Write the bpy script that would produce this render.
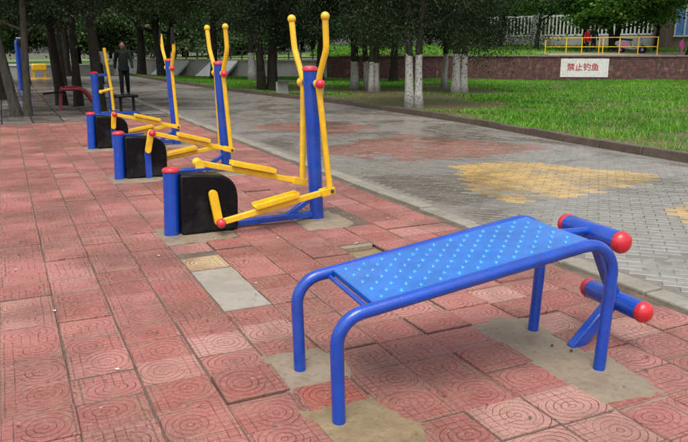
import bpy, bmesh, math, random
import numpy as np
from mathutils import Vector, Matrix

# ------------------------------------------------------------------ camera, sky, sun, exposure
sc = bpy.context.scene
for o in list(bpy.data.objects):
    bpy.data.objects.remove(o)
COL = sc.collection
R = math.radians

cam_d = bpy.data.cameras.new('camera')
cam = bpy.data.objects.new('camera', cam_d); COL.objects.link(cam)
cam_d.sensor_width = 36.0
cam_d.lens = 700 / 688 * 36.0
cam_d.clip_start = 0.05; cam_d.clip_end = 2000
cam.location = (0, 0, 1.5)
cam.rotation_euler = (math.pi / 2 - math.atan(171 / 700), 0, R(-25.5))
sc.camera = cam

SUN_EL, SUN_AZ = 64.0, 212.0       # azimuth: compass angle from +Y towards +X
w = bpy.data.worlds.new('World'); sc.world = w; w.use_nodes = True
nt = w.node_tree; nt.nodes.clear()
sky = nt.nodes.new('ShaderNodeTexSky'); sky.sky_type = 'NISHITA'; sky.sun_disc = False
sky.sun_elevation = R(SUN_EL); sky.sun_rotation = R(SUN_AZ)
sky.air_density = 1.0; sky.dust_density = 4.0; sky.ozone_density = 1.0
hs = nt.nodes.new('ShaderNodeHueSaturation'); hs.inputs['Saturation'].default_value = 0.22
bg = nt.nodes.new('ShaderNodeBackground'); bg.inputs['Strength'].default_value = 0.15
wo = nt.nodes.new('ShaderNodeOutputWorld')
nt.links.new(sky.outputs[0], hs.inputs['Color']); nt.links.new(hs.outputs[0], bg.inputs['Color'])
nt.links.new(bg.outputs[0], wo.inputs['Surface'])

sl = bpy.data.lights.new('sun', 'SUN'); sl.energy = 1.0; sl.angle = R(30); sl.color = (1.0, 0.96, 0.9)
so = bpy.data.objects.new('sun', sl); COL.objects.link(so)
az, el = R(SUN_AZ), R(SUN_EL)
sdir = Vector((math.sin(az) * math.cos(el), math.cos(az) * math.cos(el), math.sin(el)))
so.rotation_euler = sdir.to_track_quat('Z', 'Y').to_euler(); so.location = (0, 0, 30)

vs = sc.view_settings
vs.view_transform = 'Standard'; vs.look = 'None'; vs.exposure = 0.68; vs.gamma = 1.0
vs.use_curve_mapping = False
sc.cycles.use_denoising = True
sc.cycles.max_bounces = 6; sc.cycles.diffuse_bounces = 3; sc.cycles.glossy_bounces = 3
sc.cycles.transmission_bounces = 3; sc.cycles.transparent_max_bounces = 6

# ------------------------------------------------------------------ helpers
rnd = random.Random(7)
nrng = np.random.default_rng(11)

def tag(o, label=None, cat=None, group=None, kind=None):
    if label: o['label'] = label
    if cat: o['category'] = cat
    if group: o['group'] = group
    if kind: o['kind'] = kind
    return o

def thing(name, label, cat, loc=(0, 0, 0), rz=0.0, group=None):
    o = bpy.data.objects.new(name, None); COL.objects.link(o)
    o.empty_display_size = 0.1
    o.location = loc; o.rotation_euler = (0, 0, rz)
    return tag(o, label, cat, group)

class MB:
    def __init__(s): s.v = []; s.f = []
    def add(s, vs, fs):
        b = len(s.v); s.v += [tuple(v) for v in vs]; s.f += [tuple(i + b for i in f) for f in fs]; return s
    def box(s, c, d, rot=None):
        x, y, z = d[0] / 2, d[1] / 2, d[2] / 2
        vs = [Vector((a * x, b * y, e * z)) for e in (-1, 1) for a, b in ((-1, -1), (1, -1), (1, 1), (-1, 1))]
        if rot is not None: vs = [rot @ v for v in vs]
        c = Vector(c); vs = [v + c for v in vs]
        return s.add(vs, [(3, 2, 1, 0), (4, 5, 6, 7), (0, 1, 5, 4), (1, 2, 6, 5), (2, 3, 7, 6), (3, 0, 4, 7)])
    def bar(s, a, b, wy, wz, up=(0, 0, 1)):
        a, b = Vector(a), Vector(b); t = (b - a).normalized(); up = Vector(up)
        yv = up.cross(t)
        if yv.length < 1e-4: yv = Vector((0, 1, 0)).cross(t)
        yv.normalize(); zv = t.cross(yv)
        M = Matrix((t, yv, zv)).transposed()
        return s.box((a + b) / 2, ((b - a).length, wy, wz), M)
    def tube(s, pts, r, n=12, caps=True, sx=1.0):
        pts = [Vector(p) for p in pts]; m = len(pts)
        rr = r if isinstance(r, (list, tuple)) else [r] * m
        T = []
        for i in range(m):
            t = (pts[min(i + 1, m - 1)] - pts[max(i - 1, 0)]); T.append(t.normalized())
        ref = Vector((0, 0, 1)) if abs(T[0].z) < 0.9 else Vector((1, 0, 0))
        N = (ref - T[0] * ref.dot(T[0])).normalized()
        vs, fs = [], []
        for i in range(m):
            N = (N - T[i] * N.dot(T[i])).normalized(); B = T[i].cross(N)
            for k in range(n):
                a = 2 * math.pi * k / n
                vs.append(pts[i] + (N * math.cos(a) * sx + B * math.sin(a)) * rr[i])
        for i in range(m - 1):
            for k in range(n):
                k2 = (k + 1) % n
                fs.append((i * n + k, i * n + k2, (i + 1) * n + k2, (i + 1) * n + k))
        if caps:
            fs.append(tuple(reversed(range(n)))); fs.append(tuple((m - 1) * n + k for k in range(n)))
        return s.add(vs, fs)
    def lathe(s, prof, c=(0, 0, 0), axis=(0, 0, 1), n=20):
        q = Vector((0, 0, 1)).rotation_difference(Vector(axis).normalized()); c = Vector(c)
        vs, fs = [], []; m = len(prof)
        for (r, z) in prof:
            for k in range(n):
                a = 2 * math.pi * k / n
                vs.append(c + q @ Vector((r * math.cos(a), r * math.sin(a), z)))
        for i in range(m - 1):
            for k in range(n):
                k2 = (k + 1) % n
                fs.append((i * n + k, i * n + k2, (i + 1) * n + k2, (i + 1) * n + k))
        fs.append(tuple(reversed(range(n)))); fs.append(tuple((m - 1) * n + k for k in range(n)))
        return s.add(vs, fs)
    def ball(s, c, r, n=16, sc3=(1, 1, 1), rot=None):
        m = n // 2; vs, fs = [], []; c = Vector(c)
        vs.append(Vector((0, 0, -1)))
        for i in range(1, m):
            t = -math.pi / 2 + math.pi * i / m
            for k in range(n):
                a = 2 * math.pi * k / n
                vs.append(Vector((math.cos(t) * math.cos(a), math.cos(t) * math.sin(a), math.sin(t))))
        vs.append(Vector((0, 0, 1)))
        for k in range(n): fs.append((0, 1 + (k + 1) % n, 1 + k))
        for i in range(m - 2):
            for k in range(n):
                k2 = (k + 1) % n
                fs.append((1 + i * n + k, 1 + i * n + k2, 1 + (i + 1) * n + k2, 1 + (i + 1) * n + k))
        b = 1 + (m - 2) * n; L = len(vs) - 1
        for k in range(n): fs.append((b + k, b + (k + 1) % n, L))
        o = []
        for v in vs:
            v = Vector((v.x * r * sc3[0], v.y * r * sc3[1], v.z * r * sc3[2]))
            if rot is not None: v = rot @ v
            o.append(v + c)
        return s.add(o, fs)
    def prism(s, poly, y0, y1):           # poly in the xz plane, counter-clockwise seen from -y
        n = len(poly)
        vs = [(x, y0, z) for x, z in poly] + [(x, y1, z) for x, z in poly]
        fs = [tuple(range(n)), tuple(reversed(range(n, 2 * n)))]
        for i in range(n):
            j = (i + 1) % n; fs.append((j, i, n + i, n + j))
        return s.add(vs, fs)
    def slab(s, poly, z0, z1):            # poly in xy, counter-clockwise
        n = len(poly)
        vs = [(x, y, z0) for x, y in poly] + [(x, y, z1) for x, y in poly]
        fs = [tuple(reversed(range(n))), tuple(range(n, 2 * n))]
        for i in range(n):
            j = (i + 1) % n; fs.append((i, j, n + j, n + i))
        return s.add(vs, fs)
    def mesh(s, name):
        me = bpy.data.meshes.new(name); me.from_pydata([tuple(v) for v in s.v], [], s.f); me.update(); return me
    def build(s, name, mat, parent=None, smooth=True, bevel=0, angle=40):
        me = s.mesh(name); me.materials.append(mat)
        o = bpy.data.objects.new(name, me); COL.objects.link(o); o.parent = parent
        if smooth:
            me.polygons.foreach_set('use_smooth', [True] * len(me.polygons))
            me.set_sharp_from_angle(angle=R(angle))
        if bevel:
            b = o.modifiers.new('bevel', 'BEVEL'); b.width = bevel; b.segments = 2; b.limit_method = 'ANGLE'
            b.angle_limit = R(40)
        return o

def link(name, me, parent=None, mat=None):
    if mat and not me.materials: me.materials.append(mat)
    o = bpy.data.objects.new(name, me); COL.objects.link(o); o.parent = parent; return o

def np_mesh(name, V, Fq, tint=None, uv=None, smooth=False):
    """V (n,3), Fq (m,k) same-size faces; tint per face; uv per loop (m*k,2)"""
    V = np.asarray(V, np.float32); Fq = np.asarray(Fq, np.int32)
    m, k = Fq.shape
    me = bpy.data.meshes.new(name)
    me.vertices.add(len(V)); me.vertices.foreach_set('co', V.ravel())
    me.loops.add(m * k); me.loops.foreach_set('vertex_index', Fq.ravel())
    me.polygons.add(m); me.polygons.foreach_set('loop_start', np.arange(0, m * k, k, dtype=np.int32))
    me.update(calc_edges=True)
    me.polygons.foreach_set('use_smooth', np.full(m, smooth, dtype=bool))
    if tint is not None:
        a = me.attributes.new('tint', 'FLOAT', 'FACE'); a.data.foreach_set('value', np.asarray(tint, np.float32))
    if uv is not None:
        u = me.uv_layers.new(name='UVMap'); u.data.foreach_set('uv', np.asarray(uv, np.float32).ravel())
    me.validate()
    return me

def fillet(pts, rad, n=7):
    pts = [Vector(p) for p in pts]; out = [pts[0]]
    for i in range(1, len(pts) - 1):
        a, b, c = pts[i - 1], pts[i], pts[i + 1]
        r = rad if not isinstance(rad, (list, tuple)) else rad[i - 1]
        d1, d2 = (a - b).normalized(), (c - b).normalized()
        ang = d1.angle(d2); t = r / math.tan(ang / 2)
        p1, p2 = b + d1 * t, b + d2 * t
        cen = b + (d1 + d2).normalized() * (r / math.sin(ang / 2))
        v1, v2 = p1 - cen, p2 - cen
        for k in range(n + 1):
            s_ = k / n; om = v1.angle(v2)
            out.append(cen + (v1 * math.sin((1 - s_) * om) + v2 * math.sin(s_ * om)) / math.sin(om))
    out.append(pts[-1]); return out

# ------------------------------------------------------------------ materials
MATS = {}
class NB:
    def __init__(s, name):
        s.m = bpy.data.materials.new(name); s.m.use_nodes = True; s.t = s.m.node_tree
        s.b = s.t.nodes['Principled BSDF']; s.out = s.t.nodes['Material Output']
        MATS[name] = s.m
    def n(s, typ, **kw):
        x = s.t.nodes.new(typ)
        for k, v in kw.items(): setattr(x, k, v)
        return x
    def l(s, a, b): s.t.links.new(a, b)
    def val(s, sock, v):
        if hasattr(v, 'is_output') or hasattr(v, 'links'): s.l(v, sock)
        else: sock.default_value = v
    def math(s, op, a, b=0.0, c=0.0, clamp=False):
        x = s.n('ShaderNodeMath', operation=op); x.use_clamp = clamp
        s.val(x.inputs[0], a); s.val(x.inputs[1], b); s.val(x.inputs[2], c); return x.outputs[0]
    def noise(s, vec, scale, detail=3, rough=0.55, dist=0.0):
        x = s.n('ShaderNodeTexNoise'); x.inputs['Scale'].default_value = scale
        x.inputs['Detail'].default_value = detail; x.inputs['Roughness'].default_value = rough
        x.inputs['Distortion'].default_value = dist
        if vec is not None: s.l(vec, x.inputs['Vector'])
        return x.outputs['Fac']
    def ramp(s, fac, stops, interp='LINEAR'):
        x = s.n('ShaderNodeValToRGB'); x.color_ramp.interpolation = interp
        e = x.color_ramp.elements
        while len(e) < len(stops): e.new(0.5)
        for el_, (p, c) in zip(e, stops):
            el_.position = p; el_.color = c if len(c) == 4 else (*c, 1)
        s.val(x.inputs[0], fac); return x.outputs[0]
    def mix(s, fac, a, b, blend='MIX'):
        x = s.n('ShaderNodeMix', data_type='RGBA', blend_type=blend)
        s.val(x.inputs['Factor'], fac)
        for sock, v in ((x.inputs[6], a), (x.inputs[7], b)):
            if isinstance(v, tuple): sock.default_value = v if len(v) == 4 else (*v, 1)
            else: s.l(v, sock)
        return x.outputs[2]
    def pos(s): return s.n('ShaderNodeNewGeometry').outputs['Position']
    def obj(s): return s.n('ShaderNodeTexCoord').outputs['Object']
    def attr(s, name): return s.n('ShaderNodeAttribute', attribute_name=name).outputs['Fac']
    def orand(s): return s.n('ShaderNodeObjectInfo').outputs['Random']
    def bump(s, h, strength=0.3, dist=0.01, normal=None):
        x = s.n('ShaderNodeBump'); x.inputs['Strength'].default_value = strength
        x.inputs['Distance'].default_value = dist; s.l(h, x.inputs['Height'])
        if normal is not None: s.l(normal, x.inputs['Normal'])
        s.l(x.outputs[0], s.b.inputs['Normal']); return x.outputs[0]
    def set(s, **kw):
        for k, v in kw.items():
            sock = s.b.inputs[k.replace('_', ' ')]
            if isinstance(v, tuple): sock.default_value = v if len(v) == 4 else (*v, 1)
            else: s.val(sock, v)
        return s.m

def paint(name, col, rough=0.32, wear=0.12, drops=True, dirt=(0.12, 0.09, 0.06), coat=0.35):
    b = NB(name); p = b.obj()
    n1 = b.noise(p, 9, 4, 0.6); n2 = b.noise(p, 60, 3, 0.7)
    dark = tuple(c * 0.72 for c in col)
    c = b.mix(b.ramp(n1, [(0.35, (0, 0, 0)), (0.7, (1, 1, 1))]), col, dark)
    c = b.mix(b.math('MULTIPLY', b.ramp(n2, [(0.6, (0, 0, 0)), (0.78, (1, 1, 1))]), wear), c, dirt)
    n3 = b.noise(p, 23, 6, 0.8, 0.4); n4 = b.noise(p, 3.5, 4, 0.6)
    fade = tuple(min(1.0, x * 0.8 + 0.05) for x in col)
    c = b.mix(b.math('MULTIPLY', b.ramp(n4, [(0.5, (0, 0, 0)), (0.7, (1, 1, 1))]), 0.35), c, fade)
    c = b.mix(b.math('MULTIPLY', b.ramp(n3, [(0.665, (0, 0, 0)), (0.69, (1, 1, 1))]), min(1.0, wear * 4)), c, (0.10, 0.055, 0.035))
    b.set(Base_Color=c, Coat_Weight=coat, Coat_Roughness=0.12)
    b.set(Roughness=b.math('MULTIPLY_ADD', n1, 0.25, rough - 0.1))
    if drops:
        v = b.n('ShaderNodeTexVoronoi'); v.inputs['Scale'].default_value = 85; b.l(p, v.inputs['Vector'])
        h = b.ramp(v.outputs['Distance'], [(0.0, (1, 1, 1)), (0.28, (0.7, 0.7, 0.7)), (0.36, (0, 0, 0))])
        b.bump(b.math('ADD', b.math('MULTIPLY', h, 0.8), n2), 0.22, 0.002)
    else:
        b.bump(n2, 0.15, 0.002)
    return b.m

BLUE = paint('blue_paint', (0.001, 0.058, 0.42), 0.26, 0.08)
PLATE = paint('azure_plate_paint', (0.001, 0.14, 0.55), 0.25, 0.05)
DIMP = paint('worn_glint_azure', (0.02, 0.25, 0.64), 0.25, 0.1)  # wet glints on the worn dimples are put into the paler azure
YEL = paint('yellow_paint', (0.90, 0.53, 0.012), 0.35, 0.3)
RED = paint('red_plastic', (0.62, 0.018, 0.03), 0.3, 0.1)
DARKRED = paint('dark_red_paint', (0.28, 0.012, 0.02), 0.4, 0.2)
BLACK = paint('black_plastic', (0.004, 0.004, 0.005), 0.42, 0.1, dirt=(0.05, 0.05, 0.05), coat=0.05)
BLACK.node_tree.nodes['Principled BSDF'].inputs['Specular IOR Level'].default_value = 0.15
BOLT = paint('dark_steel', (0.05, 0.045, 0.04), 0.5, 0.4)
WHITE = paint('white_paint', (0.62, 0.64, 0.62), 0.5, 0.3, drops=False)
GREYM = paint('grey_metal', (0.25, 0.27, 0.28), 0.45, 0.3, drops=False)
PINK = paint('pink_plastic', (0.75, 0.12, 0.35), 0.4, 0.1, drops=False)

def tile_mat(name='red_tile', stops=None):
    b = NB(name)
    uv = b.n('ShaderNodeUVMap').outputs[0]
    wn = b.n('ShaderNodeTexNoise'); wn.inputs['Scale'].default_value = 16; b.l(b.pos(), wn.inputs['Vector'])
    wv = b.n('ShaderNodeVectorMath', operation='SCALE'); wv.inputs['Scale'].default_value = 0.03; b.l(wn.outputs['Color'], wv.inputs[0])
    wa = b.n('ShaderNodeVectorMath', operation='ADD'); b.l(uv, wa.inputs[0]); b.l(wv.outputs[0], wa.inputs[1])
    wb = b.n('ShaderNodeVectorMath', operation='ADD'); b.l(wa.outputs[0], wb.inputs[0]); wb.inputs[1].default_value = (-0.015, -0.015, 0)
    sx = b.n('ShaderNodeSeparateXYZ'); b.l(wb.outputs[0], sx.inputs[0])
    u = b.math('FRACT', sx.outputs[0]); v = b.math('FRACT', sx.outputs[1])
    # arcs round a point on the centre line, a band of small squares along one side, three bars through the arcs
    du = b.math('MULTIPLY', b.math('SUBTRACT', u, 0.5), 0.82); dv = b.math('SUBTRACT', v, 0.62)
    r = b.math('SQRT', b.math('ADD', b.math('MULTIPLY', du, du), b.math('MULTIPLY', dv, dv)))
    def groove(x, k, wd):
        fr = b.math('FRACT', b.math('MULTIPLY', x, k))
        d = b.math('ABSOLUTE', b.math('SUBTRACT', fr, 0.5))
        return b.math('LESS_THAN', d, wd)
    rg = groove(r, 10.0, 0.075)
    band = b.math('LESS_THAN', v, 0.30)
    gx = groove(u, 7.0, 0.05); gy = groove(v, 6.9, 0.05)
    bars = b.math('MULTIPLY', gx, b.math('MULTIPLY', b.math('LESS_THAN', b.math('ABSOLUTE', b.math('SUBTRACT', u, 0.5)), 0.24), b.math('LESS_THAN', v, 0.58)))
    m = b.math('MAXIMUM', b.math('ADD', b.math('MULTIPLY', band, b.math('MAXIMUM', gx, gy)), b.math('MULTIPLY', b.math('SUBTRACT', 1.0, band), rg)), bars)
    p = b.pos()
    big = b.noise(p, 1.1, 4, 0.6); mid = b.noise(p, 7, 5, 0.65); fine = b.noise(p, 140, 3, 0.7)
    t = b.math('ADD', b.attr('tint'), b.math('MULTIPLY', b.orand(), 0.0))
    col = b.ramp(t, stops or [(0.0, (0.29, 0.068, 0.056)), (0.35, (0.38, 0.115, 0.10)), (0.7, (0.45, 0.165, 0.147)), (1.0, (0.56, 0.35, 0.29))])
    col = b.mix(b.math('MULTIPLY', b.ramp(mid, [(0.42, (0, 0, 0)), (0.72, (1, 1, 1))]), 0.42), col, (0.34, 0.215, 0.155))
    col = b.mix(b.math('MULTIPLY', b.ramp(big, [(0.42, (0, 0, 0)), (0.62, (1, 1, 1))]), 0.75), col, (0.19, 0.085, 0.062))
    col = b.mix(b.math('MULTIPLY', b.ramp(fine, [(0.45, (0, 0, 0)), (0.62, (1, 1, 1))]), 0.45), col, (0.17, 0.07, 0.055))
    grit = b.noise(p, 45, 5, 0.75)
    col = b.mix(b.math('MULTIPLY', b.ramp(grit, [(0.52, (0, 0, 0)), (0.66, (1, 1, 1))]), 0.5), col, (0.42, 0.29, 0.22))
    col = b.mix(b.math('MULTIPLY', b.ramp(grit, [(0.34, (1, 1, 1)), (0.44, (0, 0, 0))]), 0.5), col, (0.18, 0.08, 0.065))
    edge = b.math('MAXIMUM', b.math('ABSOLUTE', b.math('SUBTRACT', u, 0.5)), b.math('ABSOLUTE', b.math('SUBTRACT', v, 0.5)))
    sandy = b.math('MULTIPLY', b.ramp(edge, [(0.40, (0, 0, 0)), (0.5, (1, 1, 1))]), b.ramp(mid, [(0.3, (0, 0, 0)), (0.6, (1, 1, 1))]))
    col = b.mix(b.math('MULTIPLY', sandy, 0.4), col, (0.30, 0.20, 0.145))
    edge2 = b.math('ADD', edge, b.math('MULTIPLY', b.math('SUBTRACT', grit, 0.5), 0.10))
    col = b.mix(b.math('MULTIPLY', b.math('GREATER_THAN', edge2, 0.485), 0.7), col, (0.12, 0.065, 0.05))
    gm = b.ramp(big, [(0.35, (0.14, 0.06, 0.05)), (0.65, (0.06, 0.026, 0.022))])
    col = b.mix(b.math('MULTIPLY', m, b.ramp(mid, [(0.38, (1, 1, 1)), (0.62, (0.3, 0.3, 0.3))])), col, gm)
    wet = b.ramp(big, [(0.4, (0.55, 0.55, 0.55)), (0.62, (0.33, 0.33, 0.33))])
    b.b.inputs['Specular IOR Level'].default_value = 0.38
    b.set(Base_Color=col, Roughness=b.math('ADD', wet, b.math('MULTIPLY', mid, 0.12)))
    b.bump(b.math('ADD', b.math('MULTIPLY', m, -1.6), b.math('ADD', b.math('MULTIPLY', grit, 0.9), b.math('MULTIPLY', mid, 0.6))), 1.0, 0.006)
    return b.m
TILE = tile_mat()
YTILE = tile_mat('yellow_tile', [(0.0, (0.64, 0.50, 0.25)), (1.0, (0.70, 0.56, 0.3))])
RTILE = tile_mat('scarlet_tile', [(0.0, (0.46, 0.065, 0.04)), (1.0, (0.5, 0.08, 0.05))])

def stone(name, c1, c2, c3, scale=3, rough=(0.75, 0.4), bump=0.4, fine=90):
    b = NB(name); p = b.pos()
    a = b.noise(p, scale, 5, 0.65); d = b.noise(p, scale * 7, 4, 0.65); f = b.noise(p, fine, 3, 0.7)
    c = b.mix(b.ramp(a, [(0.35, (0, 0, 0)), (0.68, (1, 1, 1))]), c1, c2)
    c = b.mix(b.math('MULTIPLY', b.ramp(d, [(0.5, (0, 0, 0)), (0.75, (1, 1, 1))]), 0.7), c, c3)
    c = b.mix(b.math('MULTIPLY', f, 0.3), c, tuple(x * 0.5 for x in c1))
    b.set(Base_Color=c, Roughness=b.ramp(a, [(0.4, (rough[0],) * 3), (0.65, (rough[1],) * 3)]))
    b.bump(b.math('ADD', f, d), bump, 0.006)
    return b.m
CONC = stone('wet_concrete', (0.29, 0.23, 0.165), (0.22, 0.165, 0.11), (0.14, 0.095, 0.055), 4, (0.7, 0.4))
SANDC = stone('sandy_concrete', (0.29, 0.215, 0.12), (0.20, 0.14, 0.075), (0.12, 0.085, 0.05), 6, (0.7, 0.35))
SLAB = stone('grey_slab', (0.34, 0.315, 0.26), (0.28, 0.25, 0.20), (0.2, 0.17, 0.13), 3, (0.65, 0.45), 0.25)
SAND = stone('sand_bed', (0.17, 0.12, 0.085), (0.07, 0.048, 0.036), (0.035, 0.025, 0.02), 5, (0.9, 0.6))
GROUT = stone('grey_joint_sand', (0.20, 0.185, 0.16), (0.15, 0.138, 0.12), (0.10, 0.09, 0.075), 5, (0.9, 0.6))
KERB = stone('kerb_concrete', (0.30, 0.275, 0.225), (0.21, 0.185, 0.145), (0.13, 0.11, 0.08), 2.5, (0.7, 0.4))
KERB2 = stone('brown_kerb', (0.12, 0.085, 0.06), (0.075, 0.055, 0.042), (0.16, 0.13, 0.1), 2.5, (0.7, 0.4))
GCONC = stone('grey_wall_concrete', (0.36, 0.36, 0.34), (0.27, 0.27, 0.25), (0.12, 0.12, 0.11), 1.2, (0.8, 0.7))
LCONC = stone('light_concrete', (0.52, 0.52, 0.49), (0.42, 0.42, 0.39), (0.28, 0.27, 0.25), 1.2, (0.8, 0.7))
PALE = stone('pale_render', (0.76, 0.77, 0.76), (0.66, 0.67, 0.66), (0.5, 0.5, 0.49), 1.2, (0.8, 0.7))
BROWNW = stone('brown_plaster', (0.17, 0.125, 0.10), (0.12, 0.09, 0.075), (0.2, 0.16, 0.13), 1.0, (0.8, 0.7))
COPE = stone('coping_stone', (0.24, 0.21, 0.17), (0.16, 0.13, 0.1), (0.1, 0.08, 0.06), 1.5, (0.8, 0.7))
DARKST = stone('dark_plate', (0.05, 0.05, 0.05), (0.035, 0.035, 0.035), (0.08, 0.075, 0.07), 3, (0.5, 0.3))

def tinted(name, stops, rough=(0.6, 0.22), wetscale=0.5, bump=0.4, grime=(0.05, 0.045, 0.04), film=(0.2, 0.17, 0.13)):
    b = NB(name); p = b.pos()
    big = b.noise(p, wetscale, 6, 0.68, 1.2); mid = b.noise(p, 5, 5, 0.7); f = b.noise(p, 100, 3, 0.7); g2 = b.noise(p, 1.6, 6, 0.7, 0.5)
    c = b.ramp(b.attr('tint'), stops, 'LINEAR')
    c = b.mix(b.math('MULTIPLY', b.ramp(g2, [(0.48, (0, 0, 0)), (0.68, (1, 1, 1))]), 0.5), c, film)
    c = b.mix(b.math('MULTIPLY', b.ramp(mid, [(0.45, (0, 0, 0)), (0.7, (1, 1, 1))]), 0.6), c, grime)
    c = b.mix(b.math('MULTIPLY', b.ramp(big, [(0.5, (0, 0, 0)), (0.62, (1, 1, 1))]), 0.5), c, grime)
    c = b.mix(b.math('MULTIPLY', f, 0.35), c, grime)
    b.set(Base_Color=c, Roughness=b.math('ADD', b.ramp(big, [(0.44, (rough[0],) * 3), (0.58, (rough[1],) * 3)]), b.math('MULTIPLY', mid, 0.12)))
    b.bump(b.math('ADD', b.math('MULTIPLY', f, 0.6), mid), bump, 0.004)
    return b.m
# tint < 0.5 grey, 0.5-0.75 red, above yellow
BRICK = tinted('path_brick', [(0.0, (0.18, 0.168, 0.15)), (0.25, (0.23, 0.217, 0.195)), (0.45, (0.27, 0.255, 0.228)), (0.5, (0.23, 0.10, 0.08)),
                              (0.72, (0.31, 0.135, 0.105)), (0.76, (0.44, 0.27, 0.075)), (1.0, (0.56, 0.37, 0.12))], (0.34, 0.07), 0.45, 0.16, (0.105, 0.088, 0.068))
STONE = tinted('grey_paving_stone', [(0.0, (0.16, 0.135, 0.125)), (1.0, (0.34, 0.29, 0.27))], (0.40, 0.08), 0.6, 0.3, (0.07, 0.06, 0.055))

def ground_mat(name, c1, c2, c3, sc1=0.6, sc2=8):
    b = NB(name); p = b.pos()
    a = b.noise(p, sc1, 5, 0.65); d = b.noise(p, sc2, 5, 0.7)
    c = b.mix(b.ramp(a, [(0.4, (0, 0, 0)), (0.62, (1, 1, 1))]), c1, c2)
    c = b.mix(b.ramp(d, [(0.45, (0, 0, 0)), (0.72, (1, 1, 1))]), c, c3)
    b.set(Base_Color=c, Roughness=0.9); b.bump(d, 0.6, 0.03); return b.m
SOIL = ground_mat('soil_and_moss', (0.07, 0.085, 0.02), (0.13, 0.085, 0.04), (0.045, 0.06, 0.014))
LAWN2 = ground_mat('distant_lawn', (0.10, 0.19, 0.025), (0.14, 0.21, 0.04), (0.06, 0.12, 0.02), 0.3, 3)
EARTH = ground_mat('far_ground', (0.07, 0.075, 0.04), (0.05, 0.06, 0.03), (0.09, 0.085, 0.05), 0.1, 1.5)

def leaf_mat(name, stops, trans=0.25, rough=0.55):
    b = NB(name)
    c = b.ramp(b.attr('tint'), stops)
    b.set(Base_Color=c, Roughness=rough, Specular_IOR_Level=0.25)
    tr = b.n('ShaderNodeBsdfTranslucent'); b.l(c, tr.inputs['Color'])
    mx = b.n('ShaderNodeMixShader'); mx.inputs[0].default_value = trans
    b.l(b.b.outputs[0], mx.inputs[1]); b.l(tr.outputs[0], mx.inputs[2]); b.l(mx.outputs[0], b.out.inputs['Surface'])
    return b.m
CYP = leaf_mat('cypress_foliage', [(0.0, (0.008, 0.018, 0.005)), (0.6, (0.016, 0.035, 0.009)), (1.0, (0.042, 0.075, 0.018))], 0.1)
LEAF = leaf_mat('broad_leaves', [(0.0, (0.035, 0.10, 0.012)), (0.6, (0.08, 0.20, 0.025)), (1.0, (0.16, 0.31, 0.05))], 0.4)
LEAFD = leaf_mat('dull_leaves', [(0.0, (0.05, 0.085, 0.035)), (0.6, (0.115, 0.175, 0.07)), (1.0, (0.20, 0.27, 0.12))], 0.3)  # brightened so that haze over the far wood sits in the leaf colour
GRASS = leaf_mat('grass_blades', [(0.0, (0.045, 0.16, 0.008)), (0.5, (0.085, 0.27, 0.012)), (0.85, (0.16, 0.40, 0.028)), (1.0, (0.28, 0.31, 0.08))], 0.35, 0.45)

def bark_mat(name, c1, c2, white=0.0):
    b = NB(name); o = b.obj()
    mp = b.n('ShaderNodeMapping'); mp.inputs['Scale'].default_value = (1, 1, 0.18); b.l(o, mp.inputs[0])
    a = b.noise(mp.outputs[0], 26, 5, 0.7); d = b.noise(o, 3, 4, 0.6); f = b.noise(o, 22, 4, 0.7)
    c = b.mix(b.ramp(a, [(0.35, (0, 0, 0)), (0.65, (1, 1, 1))]), c1, c2)
    c = b.mix(b.math('MULTIPLY', b.ramp(d, [(0.5, (0, 0, 0)), (0.7, (1, 1, 1))]), 0.4), c, (0.05, 0.06, 0.03))
    if white:
        s = b.n('ShaderNodeSeparateXYZ'); b.l(o, s.inputs[0])
        edge = b.math('ADD', s.outputs[2], b.math('MULTIPLY', b.math('SUBTRACT', d, 0.5), 0.35))
        on = b.math('LESS_THAN', edge, white)
        worn = b.ramp(f, [(0.34, (0.1, 0.1, 0.1)), (0.5, (1, 1, 1))])
        wc = b.mix(d, (0.55, 0.54, 0.50), (0.36, 0.35, 0.31))
        foot = b.ramp(b.math('ADD', s.outputs[2], b.math('MULTIPLY', f, 0.25)), [(0.1, (0.35, 0.35, 0.35)), (0.42, (1, 1, 1))])
        c = b.mix(b.math('MULTIPLY', b.math('MULTIPLY', on, worn), foot), c, wc)
    b.set(Base_Color=c, Roughness=0.85, Specular_IOR_Level=0.15); b.bump(a, 0.7, 0.02); return b.m
BARK = bark_mat('dark_bark', (0.016, 0.013, 0.010), (0.034, 0.028, 0.022))
BARKG = bark_mat('grey_bark', (0.04, 0.034, 0.028), (0.09, 0.08, 0.068))
BARKW = bark_mat('whitewashed_bark', (0.028, 0.022, 0.018), (0.05, 0.042, 0.034), 1.25)
BARKD = bark_mat('worn_whitewashed_bark', (0.028, 0.022, 0.018), (0.05, 0.042, 0.034), 0.95)

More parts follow.
